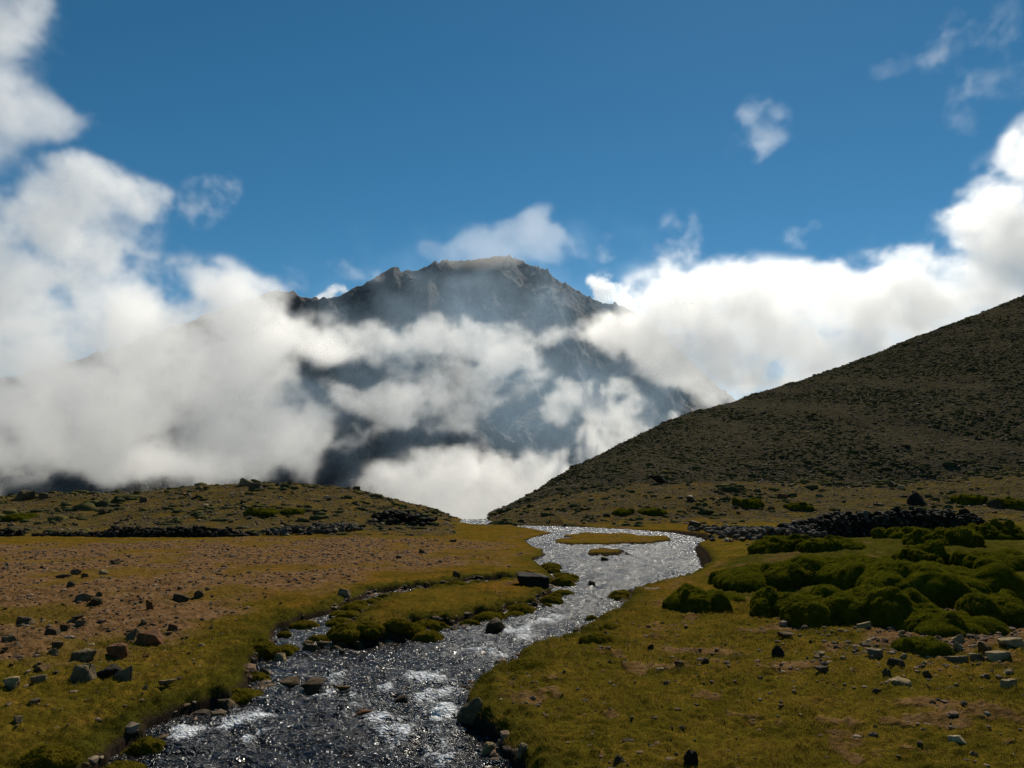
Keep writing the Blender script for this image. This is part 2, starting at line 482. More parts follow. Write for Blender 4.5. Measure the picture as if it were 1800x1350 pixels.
def on_land(px, py):
    """Where the line of sight through px, py meets the ground."""
    tx, tz = ray(px, py)
    y = np.concatenate((np.arange(3.5, 30, .02), np.arange(30, 230, .06)))
    z = land(tx * y, y)
    hit = np.nonzero(CAM_Z + tz * y <= z)[0]
    k = hit[0] if len(hit) else int(np.argmin(CAM_Z + tz * y - z))
    return np.array((tx * y[k], y[k], z[k]))

def turf_colors(n, l, at_name, a, b):
    at = n.new('ShaderNodeAttribute'); at.attribute_name = at_name
    mx = n.new('ShaderNodeMix'); mx.data_type = 'RGBA'
    l.new(at.outputs['Fac'], mx.inputs[0])
    for k, s in ((6, a), (7, b)):
        if isinstance(s, tuple): mx.inputs[k].default_value = (*s, 1)
        else: l.new(s, mx.inputs[k])
    return mx.outputs[2]

def noise_ramp(n, l, vec, scale, pts, detail=6, rough=.6):
    nz = n.new('ShaderNodeTexNoise'); nz.inputs['Scale'].default_value = scale; nz.inputs['Detail'].default_value = detail; nz.inputs['Roughness'].default_value = rough
    l.new(vec, nz.inputs['Vector'])
    r = ramp(n, pts); l.new(nz.outputs[0], r.inputs[0])
    return r.outputs[0], nz.outputs[0]

def ground_mat():
    m, n, l = new_mat('meadow_ground')
    b = n['Principled BSDF']; b.inputs['Roughness'].default_value = .95; b.inputs['Specular IOR Level'].default_value = 0
    v = n.new('ShaderNodeTexCoord').outputs['Object']
    turf, _ = noise_ramp(n, l, v, 1.3, ((.30, (.058, .052, .006)), (.44, (.110, .086, .010)), (.58, (.158, .108, .015)), (.72, (.175, .090, .020))), 9, .68)
    gold, _ = noise_ramp(n, l, v, 1.1, ((.30, (.065, .052, .008)), (.44, (.110, .074, .010)), (.56, (.160, .090, .013)), (.70, (.205, .098, .018))), 9, .66)
    moss, _ = noise_ramp(n, l, v, 5.0, ((.3, (.030, .034, .006)), (.6, (.075, .070, .010)), (.75, (.11, .09, .016))), 8, .7)
    soil, _ = noise_ramp(n, l, v, 2.6, ((.28, (.042, .030, .014)), (.40, (.098, .056, .022)), (.50, (.152, .084, .036)), (.62, (.21, .128, .066)), (.74, (.115, .085, .018))), 12, .78)
    grav, _ = noise_ramp(n, l, v, 1.7, ((.30, (.028, .027, .009)), (.44, (.064, .052, .020)), (.56, (.104, .077, .036)), (.70, (.19, .135, .072))), 12, .82)
    hill, _ = noise_ramp(n, l, v, .9, ((.32, (.028, .028, .014)), (.47, (.055, .048, .027)), (.58, (.086, .070, .042)), (.72, (.14, .11, .075))), 12, .85)
    c = turf_colors(n, l, 'gold', turf, gold)
    c = turf_colors(n, l, 'moss', c, moss)
    mot, _ = noise_ramp(n, l, v, 4.3, ((.30, (.38, .40, .42)), (.43, (.68, .68, .7)), (.55, (.95, .93, .9)), (.70, (1.22, 1.15, 1.1))), 11, .78)
    mm = n.new('ShaderNodeMix'); mm.data_type = 'RGBA'; mm.blend_type = 'MULTIPLY'; mm.inputs[0].default_value = 1
    l.new(c, mm.inputs[6]); l.new(mot, mm.inputs[7]); c = mm.outputs[2]
    c = turf_colors(n, l, 'soil', c, soil)
    c = turf_colors(n, l, 'gravel', c, grav)
    c = turf_colors(n, l, 'hill', c, hill)
    c = turf_colors(n, l, 'bed', c, (.030, .022, .015))
    l.new(c, b.inputs['Base Color'])
    nb = n.new('ShaderNodeTexNoise'); nb.inputs['Scale'].default_value = 22; nb.inputs['Detail'].default_value = 7; nb.inputs['Roughness'].default_value = .7
    l.new(v, nb.inputs['Vector'])
    bp = n.new('ShaderNodeBump'); bp.inputs['Strength'].default_value = .9; bp.inputs['Distance'].default_value = .035
    l.new(nb.outputs[0], bp.inputs['Height'])
    nb2 = n.new('ShaderNodeTexNoise'); nb2.inputs['Scale'].default_value = 2.4; nb2.inputs['Detail'].default_value = 6; nb2.inputs['Roughness'].default_value = .72
    l.new(v, nb2.inputs['Vector'])
    bp2 = n.new('ShaderNodeBump'); bp2.inputs['Strength'].default_value = .9; bp2.inputs['Distance'].default_value = .28
    at = n.new('ShaderNodeAttribute'); at.attribute_name = 'coarse'
    ml = n.new('ShaderNodeMath'); ml.operation = 'MULTIPLY'; l.new(nb2.outputs[0], ml.inputs[0]); l.new(at.outputs['Fac'], ml.inputs[1])
    l.new(ml.outputs[0], bp2.inputs['Height']); l.new(bp.outputs[0], bp2.inputs['Normal'])
    l.new(bp2.outputs[0], b.inputs['Normal'])
    return m

SOIL = P((-700, 985), (-200, 962), (150, 957), (450, 950), (700, 945), (890, 962), (870, 1000), (700, 1018), (560, 1052), (430, 1088), (330, 1112), (250, 1160), (60, 1200), (-300, 1230))
BARE = [P((1150, 1160), (1300, 1158), (1330, 1180), (1180, 1190)), P((1480, 1110), (1640, 1090), (1830, 1105), (1850, 1190), (1640, 1200), (1520, 1175)), P((1290, 1050), (1400, 1000), (1440, 985), (1340, 1060)), P((1170,1040),(1210,1030),(1180,1060))]

MAT = P((1230, 1060), (1290, 1000), (1400, 960), (1600, 940), (1900, 925), (1900, 1090), (1640, 1110), (1420, 1090))

def zones(x, y, d):
    tx = x / y
    q = .9 * fbm2(x / 2.2, y / 2.2, 4, .6)
    near = y < 60
    sd = np.full(x.shape, 30.0); bd = np.full(x.shape, 30.0)
    sd[near] = seg_dist(x[near], y[near], SOIL)
    for p in BARE: bd[near] = np.minimum(bd[near], seg_dist(x[near], y[near], p))
    w = np.clip(y / 14, .5, 3)
    soil = np.maximum(smooth(.5, -.7, sd / w + q) * (1 - .75 * smooth(.05, .5, fbm2(x / 3.1 + 7, y / 5.2, 4))), smooth(.25, -.3, bd / w * 1.6 + q * .5) * .9)
    soil = np.maximum(soil, .8 * smooth(.42, .62, fbm2(x / .9 + 3, y / 1.2, 4, .6)) * (tx > -.02) * (y < 50)) * smooth(.2, .7, d)
    lk = smooth(-.055, -.085, tx) * smooth(42, 50, y + 3 * q) ; rb = smooth(-.05, -.02, tx) * smooth(55, 66, y + 4 * q)
    gravel = np.clip(lk * (.75 + .5 * q) + rb * (.85 + .4 * q), 0, 1)
    hill = smooth(-.05, -.02, tx) * smooth(YB - 3, YB + 5, y + 3 * q)
    gold = smooth(11, 19, y + 3 * q) * smooth(.40, .2, tx + .1 * q) * (.55 + .45 * smooth(-.3, .3, fbm2(x / 2.7, y / 3.7 + 5, 4)))
    moss = smooth(.55, .05, d) * smooth(45, 20, y) * .9
    md = seg_dist(x[near], y[near], MAT)
    mz = np.zeros(x.shape); mz[near] = smooth(.6, -.9, md / w[near] + 1.1 * q[near])
    moss = np.maximum(moss, .95 * mz); soil = soil * (1 - .6 * mz)
    return dict(gold=gold, moss=moss, soil=soil, gravel=gravel, hill=hill, bed=(1 - gravel) * smooth(.075, .02, d) * smooth(95, 80, y))

def build_ground():
    tx = np.concatenate((np.linspace(-1.6, -.72, 60)[:-1], np.linspace(-.72, .72, 980), np.linspace(.72, 1.6, 60)[1:]))
    y = np.concatenate((np.geomspace(2.0, 230, 960), np.geomspace(230, 14000, 60)[1:]))
    TX, Y = np.meshgrid(tx, y)
    X = TX * Y
    d = shore(X, Y)
    Z = land(X, Y, d)
    o = mesh_obj('ground', np.stack((X, Y, Z), -1).reshape(-1, 3), grid_faces(len(y), len(tx)), ground_mat())
    zz = zones(X, Y, d)
    for k, v in zz.items(): attr(o.data, k, v)
    attr(o.data, 'coarse', np.clip(zz['gravel'] + zz['hill'] + .35 * zz['soil'], 0, 1))
    tag(o, kind='structure')

# ------------------------------------------------------------------ water
RIFFLES = [(420, 1275, .35), (455, 1258, .25), (640, 1232, .35), (690, 1215, .35), (720, 1290, .45), (770, 1310, .4), (700, 1255, .4), (760, 1190, .4), (810, 1143, .4), (560, 1222, .3),
           (850, 1130, .5), (900, 1105, .5), (960, 1090, .5), (1000, 1060, .6), (600, 1190, .3), (330, 1290, .25), (780, 1260, .3), (880, 1150, .3), (735, 1225, .3), (700, 1175, .25), (790, 1215, .25), (800, 1325, .35), (830, 1120, .4), (930, 1120, .3), (360, 1310, .3), (440, 1290, .25)]

def water_mat():
    m, n, l = new_mat('stream_water')
    b = n['Principled BSDF']
    v = n.new('ShaderNodeTexCoord').outputs['Object']
    dark, nz = noise_ramp(n, l, v, 2.2, ((.35, (.005, .005, .006)), (.55, (.012, .010, .008)), (.75, (.035, .022, .015))), 7, .65)
    at = n.new('ShaderNodeAttribute'); at.attribute_name = 'foam'
    fz = n.new('ShaderNodeTexNoise'); fz.inputs['Scale'].default_value = 34; fz.inputs['Detail'].default_value = 7; fz.inputs['Roughness'].default_value = .75; fz.inputs['Distortion'].default_value = .6
    l.new(v, fz.inputs['Vector'])
    s1 = n.new('ShaderNodeMath'); s1.operation = 'ADD'; l.new(fz.outputs[0], s1.inputs[0]); l.new(at.outputs['Fac'], s1.inputs[1])
    r = ramp(n, ((.80, (0, 0, 0)), (.92, (1, 1, 1)))); l.new(s1.outputs[0], r.inputs[0])
    mx = n.new('ShaderNodeMix'); mx.data_type = 'RGBA'
    l.new(r.outputs[0], mx.inputs[0]); l.new(dark, mx.inputs[6]); mx.inputs[7].default_value = (.62, .65, .68, 1)
    l.new(mx.outputs[2], b.inputs['Base Color'])
    rf = n.new('ShaderNodeAttribute'); rf.attribute_name = 'riffle'
    rq = n.new('ShaderNodeMapRange'); l.new(rf.outputs['Fac'], rq.inputs[0]); rq.inputs[3].default_value = .15; rq.inputs[4].default_value = .28
    rr = n.new('ShaderNodeMix'); rr.data_type = 'FLOAT'; l.new(r.outputs[0], rr.inputs[0]); l.new(rq.outputs[0], rr.inputs[2]); rr.inputs[3].default_value = .7
    l.new(rr.outputs[0], b.inputs['Roughness'])
    b.inputs['IOR'].default_value = 1.33
    w1 = n.new('ShaderNodeTexNoise'); w1.inputs['Scale'].default_value = 11; w1.inputs['Detail'].default_value = 3.5; w1.inputs['Roughness'].default_value = .8; w1.inputs['Distortion'].default_value = .8
    l.new(v, w1.inputs['Vector'])
    fa = n.new('ShaderNodeAttribute'); fa.attribute_name = 'choppy'
    def by_chop(a, c):
        q = n.new('ShaderNodeMapRange'); q.inputs[3].default_value = a; q.inputs[4].default_value = c
        l.new(fa.outputs['Fac'], q.inputs[0]); return q.outputs[0]
    l.new(by_chop(2.0, 3.5), w1.inputs['Detail'])
    bp = n.new('ShaderNodeBump'); bp.inputs['Strength'].default_value = 1.0; bp.inputs['Distance'].default_value = .085
    l.new(by_chop(.15, .075), bp.inputs['Distance'])
    l.new(w1.outputs[0], bp.inputs['Height']); l.new(bp.outputs[0], b.inputs['Normal'])
    return m

def build_water():
    tx = np.linspace(-.62, .30, 900)
    y = np.geomspace(4.0, 82, 800)
    TX, Y = np.meshgrid(tx, y)
    X = TX * Y
    d = shore(X, Y)
    k = np.clip(Y / 13, .7, 2.5)
    wav = .034 * fbm2(X / .42 + .5 * noise2(X, Y), Y / .34, 3, .65) + .030 * fbm2(X / 1.1, Y / .8, 2) * smooth(0, .6, -d) - .026 * np.abs(noise2(X / .17, Y / .15)) * k
    foam = np.zeros_like(X)
    for px, py, r in RIFFLES:
        c = spot(px, py)
        g = np.exp(-(((X - c[0]) / (r * 1.1)) ** 2 + ((Y - c[1]) / (r * 1.9)) ** 2))
        foam = np.maximum(foam, g)
    streak = .5 + fbm2(X / .5, Y / .9, 4, .6)
    wav = wav + foam * .05 * (streak - .2)
    f = np.clip(foam * (.12 + .32 * streak), 0, .42) + .05 * smooth(-.05, -.2, d) - .02
    attr_chop = smooth(10, 17, Y)
    rif = np.clip(.9 * foam + (.66 - .6 * smooth(.6, .0, streak)) * smooth(11, 17, Y) + 0.6 * smooth(.55, 1.05, streak + .25 * noise2(X / .3, Y / .4)), 0, 1)
    keep = (d < .35) & (Y < 80)
    idx = np.full(X.size, -1); kk = keep.ravel()
    fc = grid_faces(len(y), len(tx)); fc = fc[kk[fc].all(1)]
    used = np.unique(fc); idx[used] = np.arange(len(used))
    V = np.stack((X, Y, SLOPE * Y + wav), -1).reshape(-1, 3)[used]
    o = mesh_obj('stream', V, idx[fc], water_mat())
    attr(o.data, 'foam', f.ravel()[used])
    attr(o.data, 'riffle', rif.ravel()[used])
    attr(o.data, 'choppy', attr_chop.ravel()[used])
    tag(o, kind='structure')


# ------------------------------------------------------------------ stones
import bmesh
rnd = random.Random(5)

def stone_mat():
    m, n, l = new_mat('stone')
    b = n['Principled BSDF']; b.inputs['Roughness'].default_value = .8; b.inputs['Specular IOR Level'].default_value = .1
    v = n.new('ShaderNodeTexCoord').outputs['Object']
    oi = n.new('ShaderNodeObjectInfo')
    ad = n.new('ShaderNodeVectorMath'); ad.operation = 'ADD'
    cb = n.new('ShaderNodeCombineXYZ')
    for k in range(3): l.new(oi.outputs['Random'], cb.inputs[k])
    sc = n.new('ShaderNodeVectorMath'); sc.operation = 'SCALE'; sc.inputs['Scale'].default_value = 37; l.new(cb.outputs[0], sc.inputs[0])
    l.new(v, ad.inputs[0]); l.new(sc.outputs[0], ad.inputs[1])
    c, f = noise_ramp(n, l, ad.outputs[0], 2.6, ((.28, (.30, .30, .30)), (.5, (.75, .75, .75)), (.62, (1.15, 1.12, 1.05)), (.78, (1.9, 1.85, 1.7))), 10, .7)
    mx = n.new('ShaderNodeMix'); mx.data_type = 'RGBA'; mx.blend_type = 'MULTIPLY'; mx.inputs[0].default_value = 1
    l.new(oi.outputs['Color'], mx.inputs[6]); l.new(c, mx.inputs[7])
    l.new(mx.outputs[2], b.inputs['Base Color'])
    bp = n.new('ShaderNodeBump'); bp.inputs['Strength'].default_value = .7; bp.inputs['Distance'].default_value = .08
    l.new(f, bp.inputs['Height']); l.new(bp.outputs[0], b.inputs['Normal'])
    return m

def rock_mesh(k, flat=False):
    """An angular stone about 1 m across, flat faces with worn edges, the hull of random points roughened by noise."""
    r = np.random.default_rng(100 + k)
    pts = r.normal(size=(15 if not flat else 12, 3)); pts /= np.linalg.norm(pts, axis=1)[:, None]
    pts *= r.uniform(.75, 1.05, (len(pts), 1))
    if flat: pts[:, 2] = np.sign(pts[:, 2]) * r.uniform(.6, 1, len(pts))
    bm = bmesh.new()
    for p in pts * .5: bm.verts.new(p)
    h = bmesh.ops.convex_hull(bm, input=bm.verts)
    bmesh.ops.delete(bm, geom=[e for e in h['geom_interior'] if isinstance(e, bmesh.types.BMVert)], context='VERTS')
    bmesh.ops.bevel(bm, geom=list(bm.edges), offset=.035, segments=1, affect='EDGES', profile=.6)
    bmesh.ops.triangulate(bm, faces=list(bm.faces))
    for _ in range(2): bmesh.ops.subdivide_edges(bm, edges=[e for e in bm.edges if e.calc_length() > .12], cuts=1, use_grid_fill=True)
    bmesh.ops.triangulate(bm, faces=list(bm.faces))
    co = np.array([v.co[:] for v in bm.verts])
    nn = np.array([v.normal[:] for v in bm.verts])
    co = co + nn * (.028 * noise3(co * 3.5 + k * 7.7) + .018 * noise3(co * 9 + k))[:, None]
    zz = co[:, 2:3] / np.ptp(co[:, 2]); co[:, :2] *= 1 - .34 * zz
    ext = np.ptp(co, axis=0); co = (co - (co.max(0) + co.min(0)) / 2) / ext
    for v, c in zip(bm.verts, co): v.co = c
    me = bpy.data.meshes.new('stone'); bm.to_mesh(me); bm.free()
    me.polygons.foreach_set('use_smooth', [False] * len(me.polygons))
    me.materials.append(STONE)
    return me

TONE = {'d': (.095, .068, .042), 'g': (.165, .130, .085), 'p': (.31, .24, .15), 'r': (.155, .072, .034), 'b': (.120, .075, .034), 'o': (.25, .12, .050), 'w': (.44, .37, .26), 'k': (.028, .021, .015)}
TONE_WORD = {'d': 'dark', 'g': 'grey', 'p': 'pale', 'r': 'reddish', 'b': 'brown', 'o': 'orange', 'w': 'whitish', 'k': 'blackish'}

def put_rock(px, py, w, h, tone, label, group=None, name='rock', shape=None, depth=None, tilt=None, sink=.6):
    c = on_land(px, py)
    pxm = c[1] / FPX
    t = TONE[tone]
    sx, sz = w * pxm * .92, h * pxm * .80
    sy = depth or sx * rnd.uniform(.65, 1.0)
    flat = h < .5 * w if shape is None else shape == 'slab'
    me = (SLABS if flat else LUMPS)[rnd.randrange(9)]
    o = bpy.data.objects.new(name, me); COL.objects.link(o)
    o.scale = (sx * 1.08, sy, sz * (1 + sink) * 1.12)
    o.location = (c[0], c[1] + sy * .42, land1(c[0], c[1] + sy * .42) + sz * (.5 - sink * .5) * 1.05)
    if 'water' in label or 'stream' in label and name == 'stream_rock':
        o.location.z = SLOPE * o.location.y + sz * .30
    a = tilt if tilt is not None else rnd.uniform(-.12, .12)
    o.rotation_euler = (rnd.uniform(-.2, .2), a * 1.5, rnd.choice((0, math.pi)) + rnd.uniform(-.5, .5))
    t = TONE[tone]; j = rnd.uniform(.8, 1.25)
    o.color = (t[0] * j * 1.05, t[1] * j * .96, t[2] * j * .72, 1)
    tag(o, label, 'rock', group)
    return o

NAMED = [  # x, y of the foot, width, height, tone, label
    (35, 879, 35, 17, 'd', 'largest dark boulder on the far left knoll skyline, at its left end'), (77, 877, 20, 13, 'd', 'smaller dark boulder just right of the largest one on the knoll skyline'),
    (210, 867, 13, 7, 'd', 'little dark stone alone on the knoll skyline where the slope starts to rise'), (318, 870, 17, 12, 'o', 'orange boulder just under the crest of the left knoll'),
    (349, 861, 18, 9, 'd', 'flat dark stone on the knoll crest beside the orange boulder'), (430, 854, 26, 14, 'g', 'knobbly grey boulder, tallest on the knoll crest'),
    (448, 863, 36, 15, 'd', 'wide dark boulder in front of the tallest one on the knoll crest'), (485, 854, 14, 7, 'd', 'narrow dark stone right of the crest boulders, first of two'),
    (503, 853, 18, 7, 'd', 'flat dark stone at the end of the crest boulder line'), (252, 883, 19, 9, 'd', 'dark stone on the knoll slope under the orange boulder'),
    (175, 904, 21, 10, 'd', 'dark humped stone low on the left part of the knoll slope'), (607, 859, 14, 10, 'd', 'upright dark stone on the right shoulder of the knoll'),
    (624, 858, 17, 8, 'd', 'flat dark stone touching the upright one on the knoll shoulder'),
    (200, 991, 19, 9, 'b', 'brown stone lying alone in front of the long dry stone wall'), (105, 1016, 21, 8, 'd', 'dark flat stone at the left end of the low stone pile on the gravel flat'),
    (131, 1010, 18, 10, 'g', 'grey stone second in the low pile on the gravel flat'), (150, 1014, 17, 9, 'b', 'brown front stone of the low pile on the gravel flat'),
    (178, 1010, 16, 9, 'p', 'pale stone ending the low pile on the gravel flat'), (122, 1032, 15, 10, 'd', 'dark blocky stone below the low pile on the gravel flat'),
    (160, 1064, 29, 16, 'd', 'large dark block of the stone cluster in the left gravel flat'), (141, 1058, 28, 14, 'g', 'grey slab leaning behind the dark block of the left cluster'),
    (172, 1049, 14, 9, 'd', 'small dark stone at the back of the left cluster'), (263, 1071, 15, 18, 'r', 'pointed reddish stone standing upright on the gravel flat'),
    (313, 1059, 32, 12, 'd', 'long dark flat stone in the middle of the gravel flat'), (347, 1051, 17, 11, 'd', 'rounded dark stone right of the long flat one on the gravel flat'),
    (38, 1098, 37, 14, 'd', 'low dark slab at the left edge of the gravel flat'), (48, 1090, 14, 11, 'b', 'brown stone behind the low dark slab at the left edge'),
    (68, 1095, 17, 15, 'g', 'grey angular stone beside the low dark slab at the left edge'), (89, 1116, 28, 12, 'd', 'dark wedge of stone on the turf border of the gravel flat'),
    (108, 1109, 21, 9, 'd', 'dark stone just behind the dark wedge on the turf border'), (132, 1090, 27, 9, 'd', 'thin dark slab, upper one of a pair on the gravel flat'),
    (134, 1101, 27, 10, 'g', 'grey slab, lower one of a pair on the gravel flat'), (252, 1099, 12, 8, 'd', 'small dark stone above the reddish thin slab on the flat'),
    (305, 1109, 22, 12, 'r', 'reddish thin slab tilted on the lower gravel flat'), (8, 1130, 32, 18, 'g', 'grey boulder cut by the left picture edge'),
    (30, 1138, 28, 18, 'd', 'dark grey boulder in front of the grey one at the left picture edge'), (98, 1138, 22, 9, 'd', 'dark flat stone between the left edge boulders and the reddish boulder'),
    (90, 1152, 20, 13, 'g', 'grey angular stone below the dark flat one on the near turf'), (138, 1162, 46, 21, 'g', 'broad grey boulder with pale top left of the reddish boulder'),
    (200, 1156, 52, 25, 'r', 'reddish sloping boulder on the near left turf'), (229, 1126, 33, 21, 'g', 'grey boulder behind the reddish sloping one'),
    (258, 1135, 58, 24, 'r', 'long dark reddish boulder with mossy top on the near left turf'), (149, 1126, 20, 10, 'b', 'brown stone left of the boulder group on the turf'),
    (141, 1201, 53, 33, 'g', 'big grey rock with steep face, nearest large rock on the left turf'), (184, 1194, 46, 23, 'k', 'blackish flat rock joined to the right of the big grey one'),
    (213, 1197, 35, 25, 'g', 'grey triangular rock ending the nearest rock row on the left turf'), (65, 1180, 37, 11, 'b', 'brown flat stone on the turf near the left edge'),
    (62, 1202, 29, 14, 'g', 'grey wedge stone left of the big grey rock'), (14, 1210, 38, 17, 'p', 'pale half buried boulder at the left picture edge'),
    (248, 1213, 21, 16, 'g', 'small pointed grey stone right of the nearest rock row'), (287, 1211, 37, 12, 'p', 'pale flat stone on the turf near the stream bend'),
    (352, 1136, 14, 8, 'w', 'small whitish stone alone on the golden turf'), (57, 1240, 19, 8, 'g', 'grey stone sunk in the near left turf'), (27, 1272, 20, 8, 'g', 'flat grey stone at the lower left picture edge'),
    (143, 1349, 18, 9, 'g', 'grey stone cut by the lower picture edge on the left turf'),
    (605, 1047, 25, 12, 'g', 'grey blocky stone on the golden turf left of the side channel'), (804, 1015, 17, 10, 'r', 'reddish block on the golden turf above the side channel'),
    (935, 1030, 60, 26, 'k', 'big dark flat topped rock where the side channel leaves the stream'), (795, 953, 14, 6, 'd', 'small dark stone far out on the gravel flat near the stream'),
    (743, 973, 14, 7, 'd', 'dark flat stone in the middle of the far gravel flat'), (700, 981, 14, 7, 'd', 'round dark stone left of the flat one on the far gravel flat'),
    (826, 1289, 52, 40, 'g', 'grey boulder under the overhanging right bank by the rapids'), (917, 1331, 23, 18, 'p', 'pale stone in the turf at the foot of the right bank'),
    (857, 1348, 27, 16, 'p', 'pale stone at the water edge, lowest in the picture'), (1068, 1122, 16, 10, 'g', 'grey stone on the right bank turf above the rapids'),
    (1070, 1165, 13, 10, 'g', 'small grey stone in the middle of the right turf'), (1089, 1343, 20, 14, 'd', 'dark stone near the lower edge right of the pale one'),
    (1150, 1037, 66, 18, 'd', 'dark ledge of rock on the right bank beside the wide water'),
    (1165, 852, 38, 14, 'k', 'blackish triangular boulder on top of the right terrace'), (1585, 860, 17, 7, 'p', 'pale slab in the rock group under the scree hill'),
    (1574, 856, 21, 12, 'd', 'dark rock behind the pale slab under the scree hill'), (1617, 889, 34, 25, 'k', 'large blackish boulder behind the dark stone wall'),
    (1550, 889, 25, 14, 'd', 'dark boulder left of the large one behind the stone wall'), (1752, 893, 23, 15, 'd', 'dark slanting rock right of the end of the stone wall'),
    (1469, 855, 12, 9, 'd', 'small dark rock in the middle of the terrace edge'), (1413, 843, 14, 8, 'd', 'dark rock at the foot of the scree hill'), (1377, 855, 9, 8, 'd', 'little dark stone left of the rock at the scree foot'),
    (1379, 877, 22, 9, 'r', 'reddish flat rock on the terrace slope'), (1216, 881, 20, 9, 'd', 'dark flat rock low on the terrace slope'), (1210, 854, 10, 8, 'd', 'small dark stone on the terrace right of the triangular boulder'),
    (1222, 928, 33, 16, 'd', 'dark rock at the stream side end of the rubble'), (1300, 949, 15, 9, 'w', 'white stone in front of the rubble beside the stone wall'),
    (1371, 1157, 24, 22, 'k', 'blackish cube shaped stone standing on the right turf'), (1381, 1123, 35, 13, 'b', 'brown flat stone behind the cube shaped one'),
    (1522, 1106, 31, 13, 'p', 'pale tilted slab below the dark cushions'), (1550, 1156, 37, 16, 'g', 'grey sloping slab among the stones right of the turf'),
    (1583, 1172, 37, 16, 'd', 'dark rock in front of the grey sloping slab'), (1560, 1190, 15, 13, 'd', 'small dark upright stone below the dark rock'),
    (1589, 1206, 38, 9, 'p', 'long thin pale slab lying on the right turf'), (1634, 1191, 18, 12, 'b', 'brown stone right of the long thin pale slab'),
    (1446, 1156, 19, 8, 'p', 'pale flat stone right of the cube shaped one'), (1450, 1185, 29, 11, 'd', 'dark flat stone sunk in the right turf'), (1544, 1217, 20, 8, 'd', 'dark sliver of stone below the long pale slab'),
    (1670, 1148, 33, 19, 'g', 'grey boulder at the left of the pale stones below the cushions'), (1687, 1130, 25, 17, 'p', 'pale boulder, uppermost of the pale stones below the cushions'),
    (1691, 1143, 21, 15, 'p', 'pale stone in the middle of the pale stones below the cushions'), (1711, 1112, 21, 11, 'p', 'pale stone under the nearest dark cushion'),
    (1754, 1106, 17, 7, 'w', 'whitish stone right of the nearest dark cushion'), (1738, 1149, 25, 19, 'b', 'brown boulder among the pale stones at the right edge'),
    (1785, 1141, 38, 15, 'p', 'pale flat boulder cut by the right picture edge'), (1768, 1162, 47, 14, 'p', 'long pale slab, largest at the right picture edge'),
    (1689, 1166, 39, 12, 'g', 'grey flat slab in front of the pale stones'), (1723, 1164, 27, 11, 'g', 'grey stone next to the flat slab in front of the pale stones'),
    (1774, 1184, 21, 14, 'p', 'pale angular stone below the long slab at the right edge'), (1779, 1209, 31, 12, 'p', 'lowest pale slab at the right picture edge'),
    (1687, 1306, 28, 12, 'w', 'white stone alone on the near right turf'), (1240, 1166, 17, 12, 'b', 'brownish block on the bare red patch of the right turf'),
    (1196, 1172, 19, 7, 'r', 'reddish flat stone on the bare patch of the right turf'), (1161, 1178, 17, 6, 'w', 'whitish flat stone at the left of the bare patch'),
    (1145, 1141, 12, 8, 'k', 'small blackish stone above the bare patch on the right turf'), (1216, 1345, 25, 24, 'k', 'blackish upright stone at the lower picture edge on the right turf'),
]
WET = [
    (868, 1150, 40, 20, 'd', 'largest dark rock standing in the water of the rapids'), (562, 1167, 27, 13, 'd', 'dark stone in the water below the left moss cushions'),
    (582, 1190, 25, 19, 'd', 'pointed dark stone in the water, middle of the left pool'), (538, 1174, 20, 11, 'b', 'brown stone in the water left of the pointed one'),
    (540, 1194, 27, 12, 'd', 'low dark stone in the water in front of the brown one'), (490, 1202, 27, 15, 'p', 'pale stone in the water close to the left bank'),
    (466, 1210, 25, 14, 'd', 'dark stone in the water touching the left bank'), (391, 1265, 42, 13, 'd', 'long dark rock in the water at the left bank bend'),
    (507, 1273, 42, 14, 'd', 'wide dark rock in the water left of the white rapids'), (545, 1278, 46, 17, 'd', 'broad dark rock in the water of the near rapids'),
    (598, 1281, 32, 11, 'b', 'brown flat rock in the water right of the broad one'), (600, 1147, 21, 9, 'b', 'brown stone in the water under the moss cushions of the island'),
    (628, 1158, 21, 9, 'd', 'dark flat stone in the water right of the brown one by the island'), (1063, 1004, 21, 7, 'd', 'dark flat stone in the water of the wide upper stream'),
    (1042, 1055, 15, 7, 'd', 'small dark stone in the water of the glittering run'), (957, 1086, 11, 6, 'd', 'tiny dark stone in the water where the stream narrows'),
    (937, 1106, 15, 7, 'r', 'reddish stone in the water above the largest rock'), (702, 1301, 24, 9, 'd', 'low dark stone in the water of the nearest rapids'),
    (500, 1125, 14, 8, 'g', 'grey stone in the water at the mouth of the side channel'), (690, 1046, 16, 8, 'p', 'pale stone in the water of the narrow side channel'),
    (725, 1041, 15, 9, 'p', 'pale upright stone in the water of the narrow side channel'), (640, 1330, 40, 8, 'r', 'reddish flat stone in the water at the lower picture edge'),
    (600, 1200, 16, 7, 'd', 'small dark stone in the water below the pointed one')]

def in_poly(x, y, poly): return seg_dist(np.array([x]), np.array([y]), poly)[0] < 0

